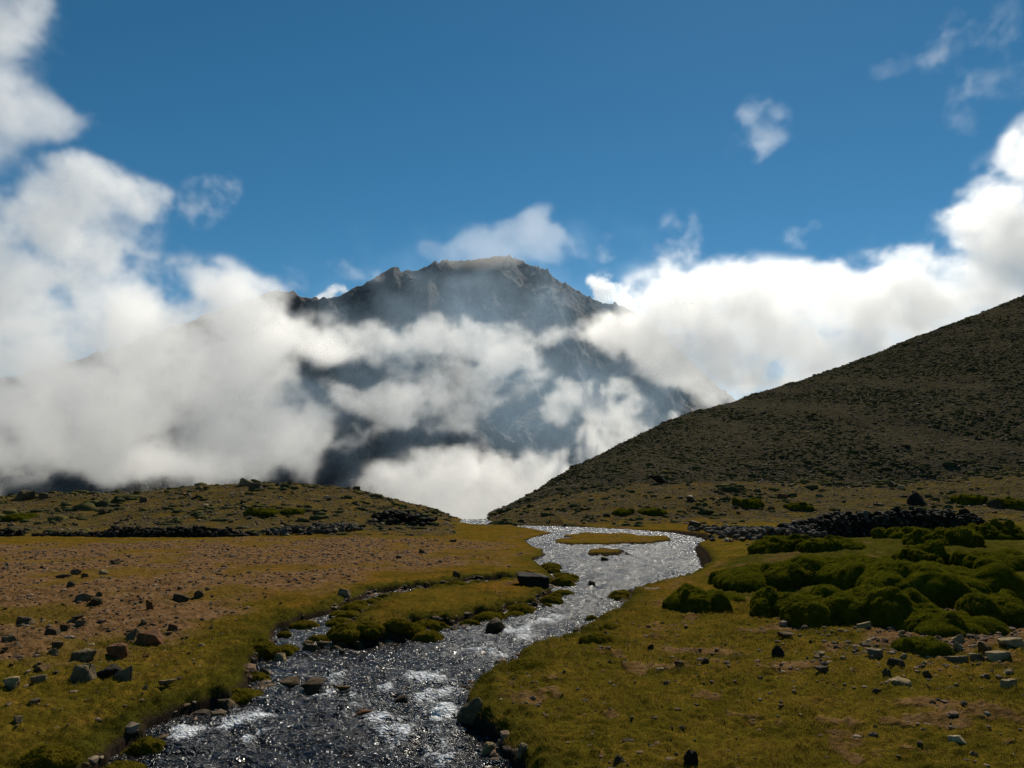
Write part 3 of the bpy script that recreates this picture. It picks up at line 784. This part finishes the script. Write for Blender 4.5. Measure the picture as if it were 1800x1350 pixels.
def build_rocks():
    for q in NAMED: put_rock(*q)
    for q in WET: put_rock(*q, name='stream_rock')
    n = 0
    for _ in range(4000):                       # the many smaller stones of the left flat
        if n >= 85: break
        px, py = rnd.uniform(0, 900), rnd.uniform(952, 1200)
        c = spot(px, py)
        if not in_poly(c[0], c[1], SOIL) or shore(np.array([c[0]]), np.array([c[1]]))[0] < .4: continue
        k = 3250 / (py - 869) / 14
        w = rnd.choice((.16, .2, .26, .34)) * FPX / 14 / k * .7 * (1.6 if py < 1000 else 1)
        put_rock(px, py, w * .46, w * rnd.uniform(.2, .42) * .46, rnd.choice('dgbrbrg'), 'one of the small stones strewn over the bare left flat', 'small stones strewn over the left flat'); n += 1
    n = 0
    for _ in range(4000):
        if n >= 40: break
        px, py = rnd.gauss(1620, 120), rnd.gauss(1150, 38)
        if not (1300 < px < 1830 and 1090 < py < 1260): continue
        w = rnd.uniform(5, 13)
        put_rock(px, py, w, w * rnd.uniform(.3, .55), rnd.choice('pgdbgp'), 'one of the small stones lying in the turf below the dark cushions', 'small stones in the right turf'); n += 1
    n = 0
    for _ in range(3000):
        if n >= 42: break
        px, py = rnd.uniform(0, 800), rnd.uniform(862, 930)
        c = on_land(px, py)
        if c[1] < 46 or c[1] > 76 or c[0] / c[1] > -.08: continue
        w = rnd.uniform(5, 12)
        put_rock(px, py, w, w * rnd.uniform(.35, .6), rnd.choice('ddgb'), 'one of the small dark stones scattered on the left knoll', 'small stones on the left knoll'); n += 1
    n = 0
    for _ in range(3000):
        if n >= 42: break
        px, py = rnd.uniform(940, 1830), rnd.uniform(848, 922)
        c = on_land(px, py)
        if c[1] < 56 or c[1] > 90: continue
        w = rnd.uniform(5, 13)
        put_rock(px, py, w, w * rnd.uniform(.35, .6), rnd.choice('ddgbr'), 'one of the small dark stones scattered on the right terrace', 'small stones on the right terrace'); n += 1

def scatter_mesh(name, protos, pts, scales, tints, mat, yaw=True, kind='stuff', label=None):
    """Thousands of small pieces in one mesh: gravel, tufts, grass."""
    VS, FS, TS = [], [], []; off = 0
    r = np.random.default_rng(len(pts))
    which = r.integers(0, len(protos), len(pts))
    for i, (pv, pf) in enumerate(protos):
        k = np.nonzero(which == i)[0]
        if not len(k): continue
        a = r.uniform(0, 6.283, len(k)) if yaw else np.zeros(len(k))
        ca, sa = np.cos(a)[:, None], np.sin(a)[:, None]
        v = pv[None] * scales[k][:, None, :]
        w = np.stack((v[..., 0] * ca - v[..., 1] * sa, v[..., 0] * sa + v[..., 1] * ca, v[..., 2]), -1) + pts[k][:, None, :]
        VS.append(w.reshape(-1, 3)); TS.append(np.repeat(tints[k], len(pv)))
        FS.append((pf[None] + (np.arange(len(k)) * len(pv))[:, None, None] + off).reshape(-1, pf.shape[1])); off += len(k) * len(pv)
    o = mesh_obj(name, np.concatenate(VS), np.concatenate(FS), mat, smooth=name != 'gravel')
    attr(o.data, 'tint', np.concatenate(TS))
    tag(o, label, None, None, kind)
    return o

def ico(sub, seed, jit=.25, squash=1.0):
    bm = bmesh.new(); bmesh.ops.create_icosphere(bm, subdivisions=sub, radius=1)
    v = np.array([q.co[:] for q in bm.verts]); f = np.array([[q.index for q in t.verts] for t in bm.faces]); bm.free()
    v = v * (1 + jit * noise3(v * 1.7 + seed * 5.3))[:, None]; v[:, 2] *= squash
    return v, f

def tint_mat(name, pts, rough=.9, spec=0, scale=None):
    m, n, l = new_mat(name)
    b = n['Principled BSDF']; b.inputs['Roughness'].default_value = rough; b.inputs['Specular IOR Level'].default_value = spec
    at = n.new('ShaderNodeAttribute'); at.attribute_name = 'tint'
    r = ramp(n, pts)
    if scale:
        nz = n.new('ShaderNodeTexNoise'); nz.inputs['Scale'].default_value = scale; nz.inputs['Detail'].default_value = 5
        l.new(n.new('ShaderNodeTexCoord').outputs['Object'], nz.inputs['Vector'])
        q = n.new('ShaderNodeMath'); q.operation = 'MULTIPLY_ADD'; q.inputs[1].default_value = .6; l.new(nz.outputs[0], q.inputs[0])
        q2 = n.new('ShaderNodeMath'); q2.operation = 'SUBTRACT'; q2.inputs[1].default_value = .3; l.new(at.outputs['Fac'], q2.inputs[0]); l.new(q2.outputs[0], q.inputs[2])
        l.new(q.outputs[0], r.inputs[0])
        bp = n.new('ShaderNodeBump'); bp.inputs['Strength'].default_value = .9; bp.inputs['Distance'].default_value = .05
        l.new(nz.outputs[0], bp.inputs['Height']); l.new(bp.outputs[0], b.inputs['Normal'])
    else:
        l.new(at.outputs['Fac'], r.inputs[0])
    l.new(r.outputs[0], b.inputs['Base Color'])
    return m

def fan_points(r, n, y0, y1, t0, t1, power=1.0):
    """Random ground points in a sector, evenly per area for power 1 and thicker near by for less."""
    u = r.random(n)
    y = (y0 ** (2 * power) + u * (y1 ** (2 * power) - y0 ** (2 * power))) ** (1 / (2 * power))
    return r.uniform(t0, t1, n) * y, y

def build_gravel():
    r = np.random.default_rng(3)
    X, Y, S = [], [], []
    x, y = fan_points(r, 70000, 7, 60, -.75, .78, .75)
    d = shore(x, y); z = zones(x, y, d)
    k = (z['soil'] > r.uniform(.3, 1.7, len(x))) & (d > .25)
    X.append(x[k]); Y.append(y[k]); S.append(r.gamma(1.5, .010, k.sum()) + .010 + y[k] * .0006)
    x, y = fan_points(r, 60000, 44, 92, -.75, .75)
    z = zones(x, y, np.full(x.shape, 30.))
    k = (z['gravel'] > r.uniform(.2, 1.2, len(x)))
    X.append(x[k]); Y.append(y[k]); S.append(r.gamma(1.8, .022, k.sum()) + .022)
    x, y = fan_points(r, 60000, 84, 215, -.04, .72)
    k = (y < y_hill(x / y) + 2)
    X.append(x[k]); Y.append(y[k]); S.append(r.gamma(1.6, .035, k.sum()) + .04)
    x, y = fan_points(r, 2500, 5.5, 14, -.65, .7); d = shore(x, y); k = d > .3
    X.append(x[k]); Y.append(y[k]); S.append(r.gamma(1.6, .007, k.sum()) + .006)
    g = np.array([spot(px, py)[:2] for px, py in zip(r.normal(1640, 140, 1700), np.clip(r.normal(1150, 36, 1700), 1085, 1300))])
    x, y = g[:, 0], g[:, 1]; k = fbm2(x / .8, y / .8, 3) > -.1
    X.append(x[k]); Y.append(y[k]); S.append(r.gamma(1.4, .014, k.sum()) + .010)
    x, y = fan_points(r, 30000, 5, 24, -.6, .3); d = shore(x, y); k = (d > -.28) & (d < .06) & (fbm2(x / .7, y / .9, 2) > .05)
    X.append(x[k]); Y.append(y[k]); S.append(r.gamma(2.0, .014, k.sum()) + .02)
    X, Y, S = np.concatenate(X), np.concatenate(Y), np.concatenate(S)
    Z = np.maximum(land(X, Y), np.where((Y < 25) & (shore(X, Y) < .06), SLOPE * Y - .01, -999))
    sc = S[:, None] * np.stack((r.uniform(.8, 1.3, len(S)), r.uniform(.6, 1.1, len(S)), r.uniform(.3, .7, len(S))), 1)
    mat = tint_mat('gravel_stone', ((0, (.05, .038, .028)), (.35, (.11, .078, .048)), (.6, (.17, .10, .058)), (.85, (.27, .205, .14)), (1, (.42, .34, .23))), .85, .05)
    scatter_mesh('gravel', [ico(1, k, .5) for k in range(6)], np.stack((X, Y, Z + sc[:, 2] * .2), 1), sc, r.beta(1.6, 2.2, len(S)) * np.where(Y > 84, .62, 1), mat)

def build_tufts():
    r = np.random.default_rng(8)
    x, y = fan_points(r, 75000, 84, 215, -.05, .74)
    k = (y < y_hill(x / y) + 1) & (1.3 * fbm2(x / 11 + .3 * y / 11, y / 26, 4) + r.uniform(-.7, .7, len(x)) > -.15)
    x, y = x[k], y[k]; s = r.gamma(2.0, .048, len(x)) + .04; t = r.beta(2, 3, len(x)) * .9
    x2, y2 = fan_points(r, 13000, 45, 90, -.75, .75)
    z = zones(x2, y2, np.full(x2.shape, 30.))
    k = (z['gravel'] > .4) & (fbm2(x2 / 6, y2 / 6, 3) + r.uniform(-.5, .5, len(x2)) > .28)
    x2, y2 = x2[k], y2[k]; s2 = r.gamma(1.8, .08, len(x2)) + .05; t2 = r.beta(2, 2, len(x2))
    X = np.concatenate((x, x2)); Y = np.concatenate((y, y2)); S = np.concatenate((s, s2)); Tn = np.concatenate((t, t2))
    Z = land(X, Y)
    sc = S[:, None] * np.stack((r.uniform(.8, 1.5, len(S)), r.uniform(.7, 1.1, len(S)), r.uniform(.35, .75, len(S))), 1)
    mat = tint_mat('tuft_green', ((0, (.034, .035, .016)), (.5, (.060, .057, .024)), (.8, (.085, .076, .026)), (1, (.12, .095, .034))), .95, 0)
    scatter_mesh('hillside_tussocks', [ico(2, k, .85, .9) for k in range(8)], np.stack((X, Y, Z), 1), sc, Tn, mat)

def build_grass():
    r = np.random.default_rng(21)
    x, y = fan_points(r, 520000, 5.4, 19, -.88, .88, .45)
    d = shore(x, y); z = zones(x, y, d)
    k = (d > .02) & (z['soil'] < r.uniform(.1, .8, len(x)))
    x, y, d = x[k], y[k], d[k]
    n = len(x); Z = land(x, y, d)
    clump = fbm2(x / .35, y / .35, 3)
    h = (.014 + .020 * r.random(n) + .017 * np.clip(clump, -.5, 1)) * (1 + .7 * np.exp(-d / .3)) * smooth(21, 13, y) * (1 + 1.3 * smooth(.25, .7, fbm2(x / .8, y / .8 + 3, 3)))
    a = r.uniform(0, 6.283, n); w = .0026 * np.clip(y / 8, .8, 1.8)
    lean = r.normal(0, .55, (n, 2)) * h[:, None]
    b = np.stack((x, y, Z - .004), 1)
    dv = np.stack((np.cos(a) * w, np.sin(a) * w, 0 * a), 1)
    tip = b + np.stack((lean[:, 0], lean[:, 1], h), 1)
    V = np.stack((b - dv, b + dv, tip), 1).reshape(-1, 3)
    mat = tint_mat('grass_blade', ((0, (.066, .060, .008)), (.4, (.128, .100, .013)), (.7, (.175, .120, .019)), (1, (.21, .122, .028))), .8, 0)
    gn, gl = mat.node_tree.nodes, mat.node_tree.links
    tr = gn.new('ShaderNodeBsdfTranslucent'); ms = gn.new('ShaderNodeMixShader'); ms.inputs[0].default_value = .45
    gl.new(next(q for q in gn if q.type == 'VALTORGB').outputs[0], tr.inputs[0])
    gl.new(gn['Principled BSDF'].outputs[0], ms.inputs[1]); gl.new(tr.outputs[0], ms.inputs[2]); gl.new(ms.outputs[0], gn['Material Output'].inputs[0])
    o = mesh_obj('grass', V, np.arange(3 * n).reshape(-1, 3), mat)
    tn = np.clip(.42 + .42 * fbm2(x / 1.4, y / 1.4, 4) + .25 * fbm2(x / .22, y / .22, 3) + r.normal(0, .08, n) + .12 * smooth(9, 16, y) - .15 * np.exp(-d / .3), 0, 1)
    attr(o.data, 'tint', np.repeat(tn, 3))
    tag(o, kind='stuff')

# ------------------------------------------------------------------ cushion plants
def cushion_mat(name, dark, mid, tip):
    m, n, l = new_mat(name)
    b = n['Principled BSDF']; b.inputs['Roughness'].default_value = .95; b.inputs['Specular IOR Level'].default_value = 0
    geo = n.new('ShaderNodeNewGeometry').outputs['Position']
    c, f = noise_ramp(n, l, geo, 4.5, ((.28, dark), (.5, mid), (.72, tip)), 9, .72)
    l.new(c, b.inputs['Base Color'])
    nz = n.new('ShaderNodeTexNoise'); nz.inputs['Scale'].default_value = 30; nz.inputs['Detail'].default_value = 5; nz.inputs['Roughness'].default_value = .7
    l.new(geo, nz.inputs['Vector'])
    bp = n.new('ShaderNodeBump'); bp.inputs['Strength'].default_value = .9; bp.inputs['Distance'].default_value = .03
    l.new(nz.outputs[0], bp.inputs['Height']); l.new(bp.outputs[0], b.inputs['Normal'])
    tr = n.new('ShaderNodeBsdfTranslucent'); ms = n.new('ShaderNodeMixShader'); ms.inputs[0].default_value = .4
    l.new(c, tr.inputs[0]); l.new(b.outputs[0], ms.inputs[1]); l.new(tr.outputs[0], ms.inputs[2]); l.new(ms.outputs[0], n['Material Output'].inputs[0])
    return m

def dome(lobes, sub, seed, lump=.10, f1=2.2):
    """A cushion: several domes grown into one another, bulging like a cauliflower. lobes: x, y, rx, ry, rz in metres."""
    bm = bmesh.new(); bmesh.ops.create_icosphere(bm, subdivisions=sub, radius=1)
    v = np.array([q.co[:] for q in bm.verts]); f = np.array([[q.index for q in t.verts] for t in bm.faces]); bm.free()
    L = np.array(lobes); c0 = np.array((L[:, 0].mean(), L[:, 1].mean(), 0.0))
    # furthest hit of each direction with any lobe
    best = np.full(len(v), .02)
    for x, y, rx, ry, rz in lobes:
        ir = 1 / np.array((rx, ry, rz)); o = (c0 - np.array((x, y, 0))) * ir; dd = v * ir
        A = (dd * dd).sum(1); B = dd @ o; Cc = o @ o - 1
        disc = B * B - A * Cc
        t = np.where(disc > 0, (-B + np.sqrt(np.clip(disc, 0, None))) / A, 0)
        best = np.maximum(best, t)
    p = c0 + v * best[:, None]
    R_ = float(L[:, 4].max())
    q = p / R_ + seed * 3.7
    bill = np.abs(noise3(q * f1)) * 1.5 + .5 * np.abs(noise3(q * f1 * 2.6 + 5)) + .16 * np.abs(noise3(q * f1 * 6.1 + 9))
    p = p + v * (R_ * lump * (bill * 1.5 - .8))[:, None] + v * (.016 * noise3(p * 13 + seed) + .012 * noise3(p * 29) + .007 * noise3(p * 61))[:, None]
    return p, f

def place_dome(name, px, py, hw, h, lobes_n, seed, mat, label, cat, group=None, sub=5, lump=.10, deep=.8, f1=1.5, at=None, lift=0.0, fuzz=0, leaf=.035):
    c = at if at is not None else on_land(px, py)
    k = c[1] / FPX if at is None else 1.0
    W, H = hw * k, h * k
    r = random.Random(int(seed * 977))
    D_ = W * deep
    lobes = [(0, 0, W * .80, D_ * .85, H * (.8 if lobes_n > 6 else 1))]
    for _ in range(lobes_n):
        a = r.uniform(0, 6.283); q = r.uniform(.35, .62) if lobes_n < 7 else r.uniform(.3, .8)
        s = r.uniform(.42, .62) if lobes_n < 7 else r.uniform(.24, .5)
        lobes.append((math.cos(a) * W * q, math.sin(a) * D_ * q, W * s, D_ * s * 1.1, H * r.uniform(.5, .85 if lobes_n < 7 else 1.0)))
    p, f = dome(lobes, sub, seed, lump, f1)
    oy = D_ * .75 if at is None else 0
    F = [f]
    if fuzz:                                    # the tight leafy skin: short leaves standing off the surface
        rr = np.random.default_rng(int(seed * 131))
        e1, e2 = p[f[:, 1]] - p[f[:, 0]], p[f[:, 2]] - p[f[:, 0]]
        nv = np.cross(e1, e2); ar = np.linalg.norm(nv, axis=1); nv = nv / (ar[:, None] + 1e-9)
        ar = ar * (p[f].mean(1)[:, 2] > -.03)
        m_ = int(min(fuzz * ar.sum() * .5, 30000))
        k = rr.choice(len(f), m_, p=ar / ar.sum())
        u = rr.random((m_, 2)); u = np.where(u.sum(1, keepdims=True) > 1, 1 - u, u)
        b0 = p[f[k, 0]] + e1[k] * u[:, :1] + e2[k] * u[:, 1:]
        t_ = rr.normal(size=(m_, 3)); t_ -= nv[k] * (t_ * nv[k]).sum(1)[:, None]; t_ /= np.linalg.norm(t_, axis=1)[:, None]
        ln = rr.uniform(.5, 1.0, m_)[:, None] * leaf
        tip = b0 + nv[k] * ln + rr.normal(0, .5, (m_, 3)) * ln
        wv = t_ * ln * .28
        F.append(np.arange(3 * m_).reshape(-1, 3) + len(p))
        p = np.concatenate((p, np.stack((b0 - wv, b0 + wv, tip), 1).reshape(-1, 3)))
    o = mesh_obj(name, p, F, mat)
    o.location = (c[0], c[1] + oy, land1(c[0], c[1] + oy) - H * .06 + lift)
    if at is not None: o.location.z = at[2] + lift
    tag(o, label, cat, group)
    return o

CUSHIONS = [  # x, y of the foot, half width, height, lobes, label
    (1236, 1075, 52, 56, 3, 'small dark cushion plant nearest the stream, at the left of the cushions'), (1291, 1024, 32, 42, 2, 'round dark cushion plant behind the small one beside the water'),
    (1345, 1036, 70, 50, 4, 'long low cushion plant right of the round one'), (1425, 1026, 62, 56, 4, 'lumpy cushion plant in the second row, middle of the group'),
    (1400, 1086, 50, 62, 3, 'dark cushion plant in front, left end of the big front row'), (1478, 1100, 72, 78, 5, 'large dark cushion plant in the middle of the front row'),
    (1580, 1104, 82, 96, 5, 'tallest dark cushion plant of the front row with deep shade'), (1540, 1030, 84, 66, 5, 'broad bright topped cushion plant above the front row'),
    (1712, 1064, 118, 116, 6, 'largest cushion plant, a high mound near the right picture edge'), (1705, 1118, 76, 70, 4, 'nearest dark cushion plant above the pale stones'),
    (1800, 1100, 60, 66, 4, 'cushion plant cut by the right picture edge'), (1395, 968, 66, 30, 4, 'pale green flat cushion plant nearest the stone wall foot'),
    (1490, 964, 60, 22, 3, 'low flat cushion plant in front of the stone wall middle'), (1577, 946, 30, 24, 2, 'small round cushion plant against the stone wall'),
    (1668, 958, 66, 32, 4, 'dark cushion plant in front of the right end of the stone wall'), (1770, 948, 60, 36, 4, 'smooth green cushion plant right of the stone wall'),
    (1640, 992, 60, 34, 3, 'cushion plant between the stone wall and the largest mound'), (1790, 1002, 56, 44, 3, 'bright cushion plant behind the largest mound at the right edge'),
    (1285, 1056, 40, 16, 3, 'flat pale cushion plant on the turf right of the small dark one'), (1640, 1152, 34, 30, 2, 'isolated yellowish cushion plant beside the pale stones'),
    (1325, 893, 30, 12, 3, 'dark low cushion plant on the terrace above the rubble'), (1410, 898, 26, 9, 2, 'flat green cushion plant on the terrace behind the wall'),
    (1150, 905, 36, 9, 3, 'wide flat cushion plant on the terrace above the bright water'), (1095, 906, 22, 8, 2, 'small flat cushion plant on the terrace at the water bend'),
    (1715, 885, 34, 14, 3, 'green cushion plant on the slope behind the wall end'), (1780, 892, 30, 13, 2, 'green cushion plant on the far slope at the right picture edge'),
    (455, 906, 34, 9, 3, 'dark green cushion plant in the middle of the knoll slope'), (508, 905, 26, 8, 2, 'green cushion plant right of the middle one on the knoll slope'), (28, 915, 30, 9, 3, 'green cushion plant low on the knoll at the left picture edge')]

def build_cushions():
    global dk
    dk = cushion_mat('cushion_green', (.040, .044, .004), (.095, .096, .007), (.175, .155, .013))
    for i, (px, py, hw, h, n, lab) in enumerate(CUSHIONS):
        place_dome('cushion_plant', px, py, hw * (.98 if i == 0 else 1.16 if py > 1000 else .95), h * (.68 if py > 1000 else .95 if py > 940 else 1.1), n + (7 if py > 1000 else 6), i + 1.3, dk, lab, 'cushion plant', 'cushion plants', sub=6 if hw > 45 else 5, deep=1.35 if py > 1000 else 1.0, lump=.085 if py > 1000 else .30, f1=1.7 if py > 1000 else 1.1, fuzz=7000 if py > 1000 else 1800, leaf=.017 if py > 1000 else .035)
    ms = cushion_mat('moss_green', (.062, .058, .006), (.135, .108, .010), (.195, .138, .018))
    for i, (px, py, hw, h, lab) in enumerate([
            (600, 1140, 34, 24, 'green moss cushion at the left tip of the stream island'), (645, 1132, 30, 22, 'golden moss cushion second from the left tip of the island'),
            (694, 1128, 26, 18, 'dark green moss cushion in the middle of the island front'), (722, 1120, 30, 20, 'rounded moss cushion where the rapids meet the island'),
            (580, 1132, 18, 14, 'smallest moss cushion, at the very tip of the island'), (405, 1232, 46, 34, 'big dark moss cushion on the left bank bend'),
            (440, 1205, 34, 28, 'brownish moss cushion behind the big one on the left bank'), (455, 1150, 32, 20, 'dark moss cushion on the left bank at the side channel mouth'),
            (925, 1176, 42, 22, 'dark moss cushion on the right bank beside the rapids'), (1052, 1130, 30, 18, 'lumpy moss cushion on the right bank above the rapids'),
            (1078, 1106, 24, 15, 'upper moss cushion on the right bank above the rapids'), (62, 1345, 50, 36, 'mossy hummock in the lower left picture corner'), (985, 1025, 14, 12, 'small moss cushion beside the big dark rock')]):
        place_dome('moss_cushion', px, py, hw * 1.05, h * .68, 4, i + 40.7, ms, lab, 'moss cushion', 'moss cushions along the stream', lump=.13, fuzz=7000, leaf=.016)
    # the rows of little cushions that edge the banks
    r = random.Random(77); n = 0
    runs = [('left bank', STREAM[78:], .35), ('side channel bank', STREAM[67:79], .9), ('stream island edge', STREAM[45:65], .75), ('right bank', STREAM[7:21], .30)]
    for where, line, prob in runs:
        for a, b in zip(line[:-1], line[1:]):
            L = np.linalg.norm(b - a); t = r.uniform(0, .3)
            while t < L:
                c = a + (b - a) * t / L
                s = r.uniform(.12, .34) * (1 + max(0, c[1] - 10) * .02)
                t += s * r.uniform(1.3, 2.6)
                if r.random() > prob or not 5.5 < c[1] < 27 or n > 130: continue
                nrm = np.array((b - a)[::-1]) * (-1, 1) / L
                q = c + nrm * (0.02 + s * .35)
                zz = SLOPE * c[1]
                place_dome('bank_moss', 0, 0, s, s * r.uniform(.22, .42) + .05, 3, n * 1.7 + .3, ms, 'one of the small mossy humps edging the ' + where, 'moss hump', 'mossy humps along the ' + where, sub=4, lump=.12, at=(q[0], q[1], zz - .03), fuzz=7000, leaf=.016); n += 1
    print('bank moss', n)

# ------------------------------------------------------------------ dry stone walls
def wall(name, label, pts, heights, thick, size, tones, seed, group=None, loose=.0, cat='stone wall'):
    """Stones stacked along a ground line; heights in metres along it."""
    r = np.random.default_rng(seed)
    pts = np.array(pts); seg = np.linalg.norm(np.diff(pts[:, :2], axis=0), axis=1); s = np.concatenate(([0], np.cumsum(seg)))
    protos = [ico(2, k + seed, .55) for k in range(7)]
    PT, SC, TN = [], [], []
    x = 0.0
    while x < s[-1]:
        H = np.interp(x, s, heights) * r.uniform(.82, 1.1)
        cx, cy = np.interp(x, s, pts[:, 0]), np.interp(x, s, pts[:, 1])
        i = min(np.searchsorted(s, x, 'right') - 1, len(seg) - 1)
        nx, ny = -(pts[i + 1] - pts[i])[1] / seg[i], (pts[i + 1] - pts[i])[0] / seg[i]
        z = 0.0
        while z < H:
            hh = size * r.uniform(.5, 1.0)
            for row in (-.5, .5) if z + hh < H or thick > .9 else (r.uniform(-.3, .3),):
                sp = thick * (1 - .45 * z / max(H, .1)) * row + r.normal(0, .05) + (r.normal(0, loose) if loose else 0)
                px, py = cx + nx * sp + r.normal(0, .05), cy + ny * sp
                PT.append((px, py, z + hh * .45)); SC.append((size * r.uniform(.55, 1.0), size * r.uniform(.45, .75), hh * .62)); TN.append(r.beta(1.5, 2.6))
            z += hh * .8
        x += size * r.uniform(.62, 1.05)
    PT, SC = np.array(PT), np.array(SC)
    PT[:, 2] += land(PT[:, 0], PT[:, 1])
    o = scatter_mesh(name, protos, PT, SC, np.array(TN), WALLM if tones == 'dark' else WALLP)
    for p in o.data.polygons: p.use_smooth = False
    tag(o, label, cat, group); o['kind'] = 'stuff' if cat == 'rubble' else 'thing'
    return o

def line(*pp): return [on_land(px, py)[:2] for px, py in pp]

def build_walls():
    global WALLM, WALLP
    WALLM = tint_mat('wall_stone_dark', ((0, (.010, .008, .006)), (.45, (.026, .021, .014)), (.8, (.07, .056, .038)), (1, (.20, .165, .12))), .85, .05)
    WALLP = tint_mat('wall_stone_grey', ((0, (.035, .029, .022)), (.4, (.085, .070, .050)), (.75, (.17, .14, .105)), (1, (.34, .29, .22))), .85, .05)
    wall('dry_stone_wall', 'high dark dry stone wall behind the cushion plants on the right', line((1362, 947), (1420, 945), (1480, 943), (1560, 941), (1640, 939), (1716, 936)), (.3, .7, 1.0, 1.12, 1.12, 1.0), .8, .24, 'dark', 5)
    wall('stone_rubble', 'spill of pale and grey rubble at the stream end of the high wall', line((1246, 930), (1290, 935), (1330, 943), (1372, 948)), (.1, .2, .3, .35), 1.6, .20, 'grey', 9, loose=.5, cat='rubble')
    wall('dry_stone_wall', 'long dark dry stone wall at the foot of the left knoll', line((176, 943), (200, 943), (260, 944), (330, 944), (400, 943), (446, 941)), (.15, .5, .36, .45, .3, .12), .8, .21, 'dark', 15)
    wall('dry_stone_wall', 'low tumbled stone wall at the left picture edge', line((-60, 942), (0, 941), (45, 941)), (.25, .28, .12), .8, .2, 'dark', 17)
    wall('dry_stone_wall', 'short gap stones between the left edge wall and the long wall', line((62, 942), (110, 942), (170, 943)), (.05, .1, .12), .8, .18, 'dark', 19)
    wall('dry_stone_wall', 'grey collapsed stone wall on the knoll foot right of the long wall', line((474, 938), (520, 938), (570, 935), (612, 930)), (.2, .32, .36, .2), 1.5, .2, 'grey', 23, loose=.35)
    wall('stone_pile', 'dark stone pile on the right foot of the knoll near the pass', line((664, 916), (700, 919), (746, 918)), (.35, .6, .3), 1.4, .34, 'dark', 27, loose=.35, cat='stone pile')

build_ground()
build_water()
build_mountain()
build_clouds()
STONE = stone_mat()
LUMPS = [rock_mesh(k) for k in range(9)]
SLABS = [rock_mesh(k + 20, True) for k in range(9)]
build_walls()
build_rocks()
build_cushions()
build_gravel()
build_tufts()
build_grass()
